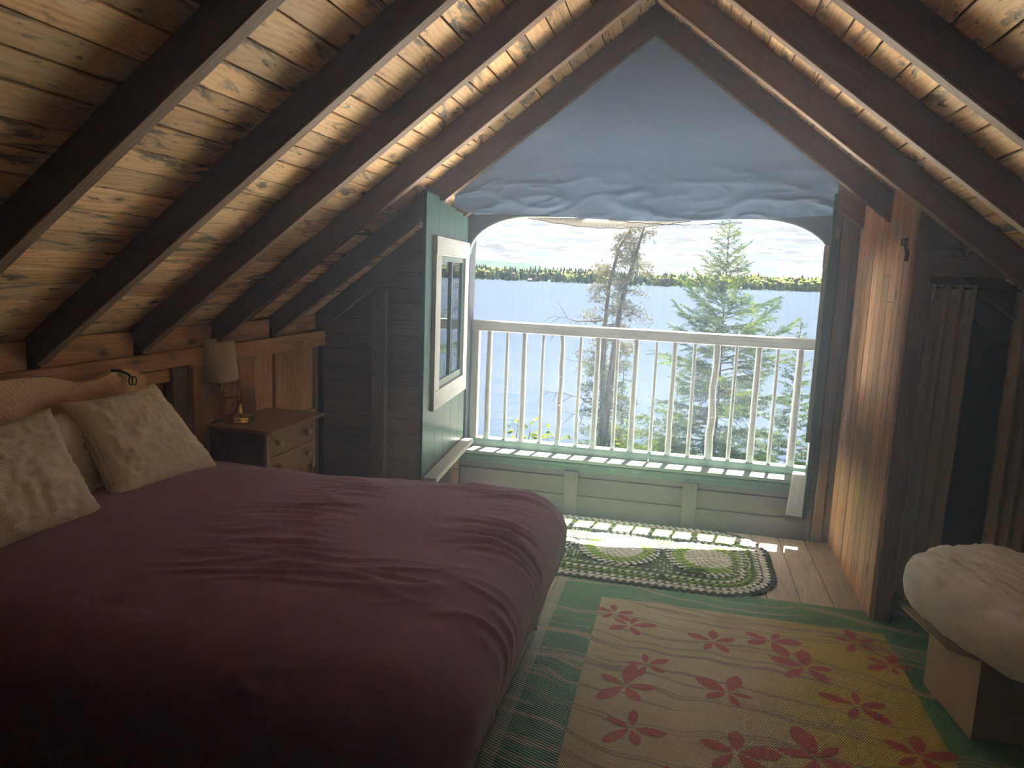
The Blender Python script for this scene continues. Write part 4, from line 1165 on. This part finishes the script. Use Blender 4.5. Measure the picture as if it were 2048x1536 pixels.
def wid1(d): return .05+.50*d**.85 if d < 1.2 else min(1.75, .63+.38*(d-1.2))
spruce('spruce', (.66, 11.0, -6.9), (.541, 11.0, 2.42), wid1, 3, 'tall green spruce rising in the middle of the view', 3, -3.0,
       explicit=((.55, .25, 1.15, 1.2), (.35, .15, 1.25, 1.5), (.95, 2.9, .95, 1.0), (.6, 3.2, 1.0, 1.2), (1.25, 2.75, .7, .9)))
spruce('young_spruce', (1.70, 11.0, -7.0), (1.624, 11.0, 1.06), lambda d: min(.75, .04+.26*d), 3, 'small slender spruce at the right end of the railing view', 8, -3.0, up=.3)

# old cedar with thin brownish crown
def cedar():
    global rng
    rng = np.random.default_rng(21)
    root = empty('cedar', (-1.2, 9.8, -6.8), 'old leaning cedar with sparse brownish crown and bare lower twigs', 'tree')
    Yc = 9.8
    stems = [[(-1.12, Yc, -7.0), (-.96, Yc, -1.1), (-.93, Yc, -.1), (-.86, Yc, .9), (-.80, Yc, 1.35), (-.68, Yc, 1.78), (-.58, Yc, 2.22)],
             [(-1.0, Yc+.15, -1.2), (-1.02, Yc+.1, 0.0), (-1.03, Yc, .8), (-1.0, Yc, 1.4), (-.90, Yc, 1.9), (-.76, Yc, 2.16)]]
    P, D = [], []; G = []; bark = MB()
    for si, st in enumerate(stems):
        mb = MB(); n_ = len(st); mb.tube(st, [max(.008, (.048 if si == 0 else .028)*(1-i/(n_-.6))+.01) for i in range(n_)], 8); mb.build('trunk', BARK, root, smooth=True)
        pts = [Vector(p) for p in st]
        zlo, zhi = -2.2, st[-1][2]
        z = zhi
        while z > zlo:
            z -= rng.uniform(.04, .075)
            for i in range(n_-1):
                if st[i][2] <= z <= st[i+1][2] or st[i+1][2] <= z <= st[i][2]: break
            else: continue
            f_ = (z-st[i][2])/(st[i+1][2]-st[i][2]); c = pts[i].lerp(pts[i+1], f_)
            a = rng.uniform(0, 2*PI); L = rng.uniform(.18, .50)*(1 if z > .4 else (.9 if z > -.4 else 1.25)) * min(1, .35+(zhi-z)*.9)
            cur = np.array(c); bp = [cur.copy()]; ns_ = 5
            for q in range(ns_):
                s_ = q/ns_; v = np.array([math.cos(a), math.sin(a), .25-.9*s_+.6*s_*s_])+rng.normal(size=3)*.18; v /= np.linalg.norm(v); cur = cur+v*L/ns_; bp.append(cur.copy())
            bark.tube([tuple(p) for p in bp], [max(.002, .008*(1-q/6)) for q in range(ns_+1)], 4, cap=False)
            brown = z > .35
            bare = (-.5 < z < .2) and rng.random() < .35
            if bare: continue
            for q in range(1, ns_+1):
                for r_ in range(8 if brown else 14):
                    v = rng.normal(size=3)*np.array([.6, .6, .35])+np.array([0, 0, -.45]); v /= np.linalg.norm(v)
                    (P if brown else G).append((bp[q]+rng.normal(size=3)*.03, v*rng.uniform(.04, .10)))
    # long bare dead limbs reaching left
    for z0_, L_, dz_ in ((1.20, .75, .12), (.95, .85, .10), (.55, .45, .25), (.02, .9, .35), (-.1, .55, -.1)):
        cur = np.array([-1.0, Yc, z0_-.25]); bp = [cur.copy()]
        for q in range(8):
            v = np.array([-1, rng.uniform(-.2, .2), rng.uniform(-.35, .45)+dz_*.5]); v /= np.linalg.norm(v); cur = cur+v*L_/8; bp.append(cur.copy())
            if q > 2 and rng.random() < .9:
                e = cur+np.array([-rng.uniform(.02, .18), 0, rng.uniform(-.15, .2)]); e2 = e+np.array([-rng.uniform(0, .08), 0, rng.uniform(-.08, .1)])
                bark.tube([tuple(cur), tuple(e), tuple(e2)], [.004, .003, .0015], 4, cap=False)
        bark.tube([tuple(p) for p in bp], [.012*(1-q/10) for q in range(9)], 4, cap=False)
    bark.build('branches', BARK, root)['kind'] = 'stuff'
    for nm, arr, mt_ in (('brown_sprays', P, CEDARB), ('green_sprays', G, CEDARL)):
        out = []; A_ = np.array([p for p, d in arr]); B_ = np.array([d for p, d in arr])
        spikes(A_, B_, 150, .024, .010, out, .5); tris_obj(nm, out, mt_, root)
    return root
cedar()
spruce('young_fir', (-.75, 10.6, -7.0), (-.80, 10.6, .35), lambda d: min(.85, .05+.32*d), 3, 'young bushy conifer growing in front of the cedar trunk', 14, -3.2, up=.25, dens=.8)
spruce('shore_fir', (-2.0+2.05, 12.5, -7.3), (-.02, 12.5, -.05), lambda d: min(.9, .05+.32*d), 3, 'low conifer filling the gap left of the tall spruce', 17, -3.6, up=.2, dens=.8)
spruce('side_fir', (4.3, 11.4, -7.0), (4.3, 11.4, 1.7), lambda d: min(1.2, .05+.36*d), 3, 'conifer standing right of the window view', 31, -2.5, up=.3, dens=.6)

# leafy shrub low left
def shrub():
    root = empty('leafy_shrub', (-1.75, 9.0, -6.6), 'young shrub with bright yellow green leaves at the lower left of the view', 'shrub')
    mb = MB(); tips = []
    r = random.Random(5)
    for k in range(13):
        x0, y0 = -1.75+r.uniform(-.1, .1), 9.0+r.uniform(-.1, .1)
        x1 = -2.05+k*.095+r.uniform(-.05, .05); z1 = -.42+r.uniform(-.28, .12)-.02*k
        pts = [Vector((x0, y0, -6.7)), Vector(((x0+x1)/2, y0, -3.0)), Vector((x1-.03, y0, -1.2)), Vector((x1, y0, z1-.3)), Vector((x1+.03, y0, z1))]
        mb.tube(pts, [.02, .014, .009, .005, .002], 5)
        for q in range(13):
            b = pts[3].lerp(pts[4], r.uniform(-.6, 1.0)); e = b+Vector((r.uniform(-.14, .14), r.uniform(-.1, .1), r.uniform(0, .10)))
            mb.tube([b, e], [.003, .0015], 4); tips.append(e)
    mb.build('stems', BARK, root)
    me = bpy.data.meshes.new('leaf')
    lv = [(0, 0, 0), (.010, -.012, .003), (.026, -.015, .002), (.042, -.009, -.003), (.055, 0, -.008), (.042, .009, -.003), (.026, .015, .002), (.010, .012, .003), (.028, 0, -.003)]
    me.from_pydata(lv, [], [(0, 1, 8), (1, 2, 8), (2, 3, 8), (3, 4, 8), (4, 5, 8), (5, 6, 8), (6, 7, 8), (7, 0, 8)]); me.materials.append(YLEAF)
    for e in tips:
        for q in range(2):
            o = bpy.data.objects.new('leaf', me)
            mm = Matrix.Translation(e+Vector((r.uniform(-.02, .02), r.uniform(-.02, .02), r.uniform(-.02, .02)))) @ Matrix.Rotation(r.uniform(0, 6.28), 4, 'Z') @ Matrix.Rotation(r.uniform(-.9, .9), 4, 'X') @ Matrix.Rotation(r.uniform(-.3, .9), 4, 'Y') @ Matrix.Scale(r.uniform(1.1, 1.9), 4)
            place(o, root, mm)
shrub()

# ------------------------------------------------------------------ scattering volume added to imitate lens glare around the opening
m, t = material('glare_air')
vp = t.new('ShaderNodeVolumeScatter', inp={'Color': (.66, .80, 1, 1), 'Density': GLARE, 'Anisotropy': .80})
o_ = t.new('ShaderNodeOutputMaterial'); t.link(vp.outputs[0], o_.inputs['Volume'])
mb = MB(); mb.box((XL+.01, YB+.01, .035), (XR-.01, 4.43, 2.9))
if GLARE > 0:
    hz_ = mb.build('glare_volume', m); setprops(hz_, 'faint scattering volume added for the glare around the opening', 'glare_volume', kind='stuff')
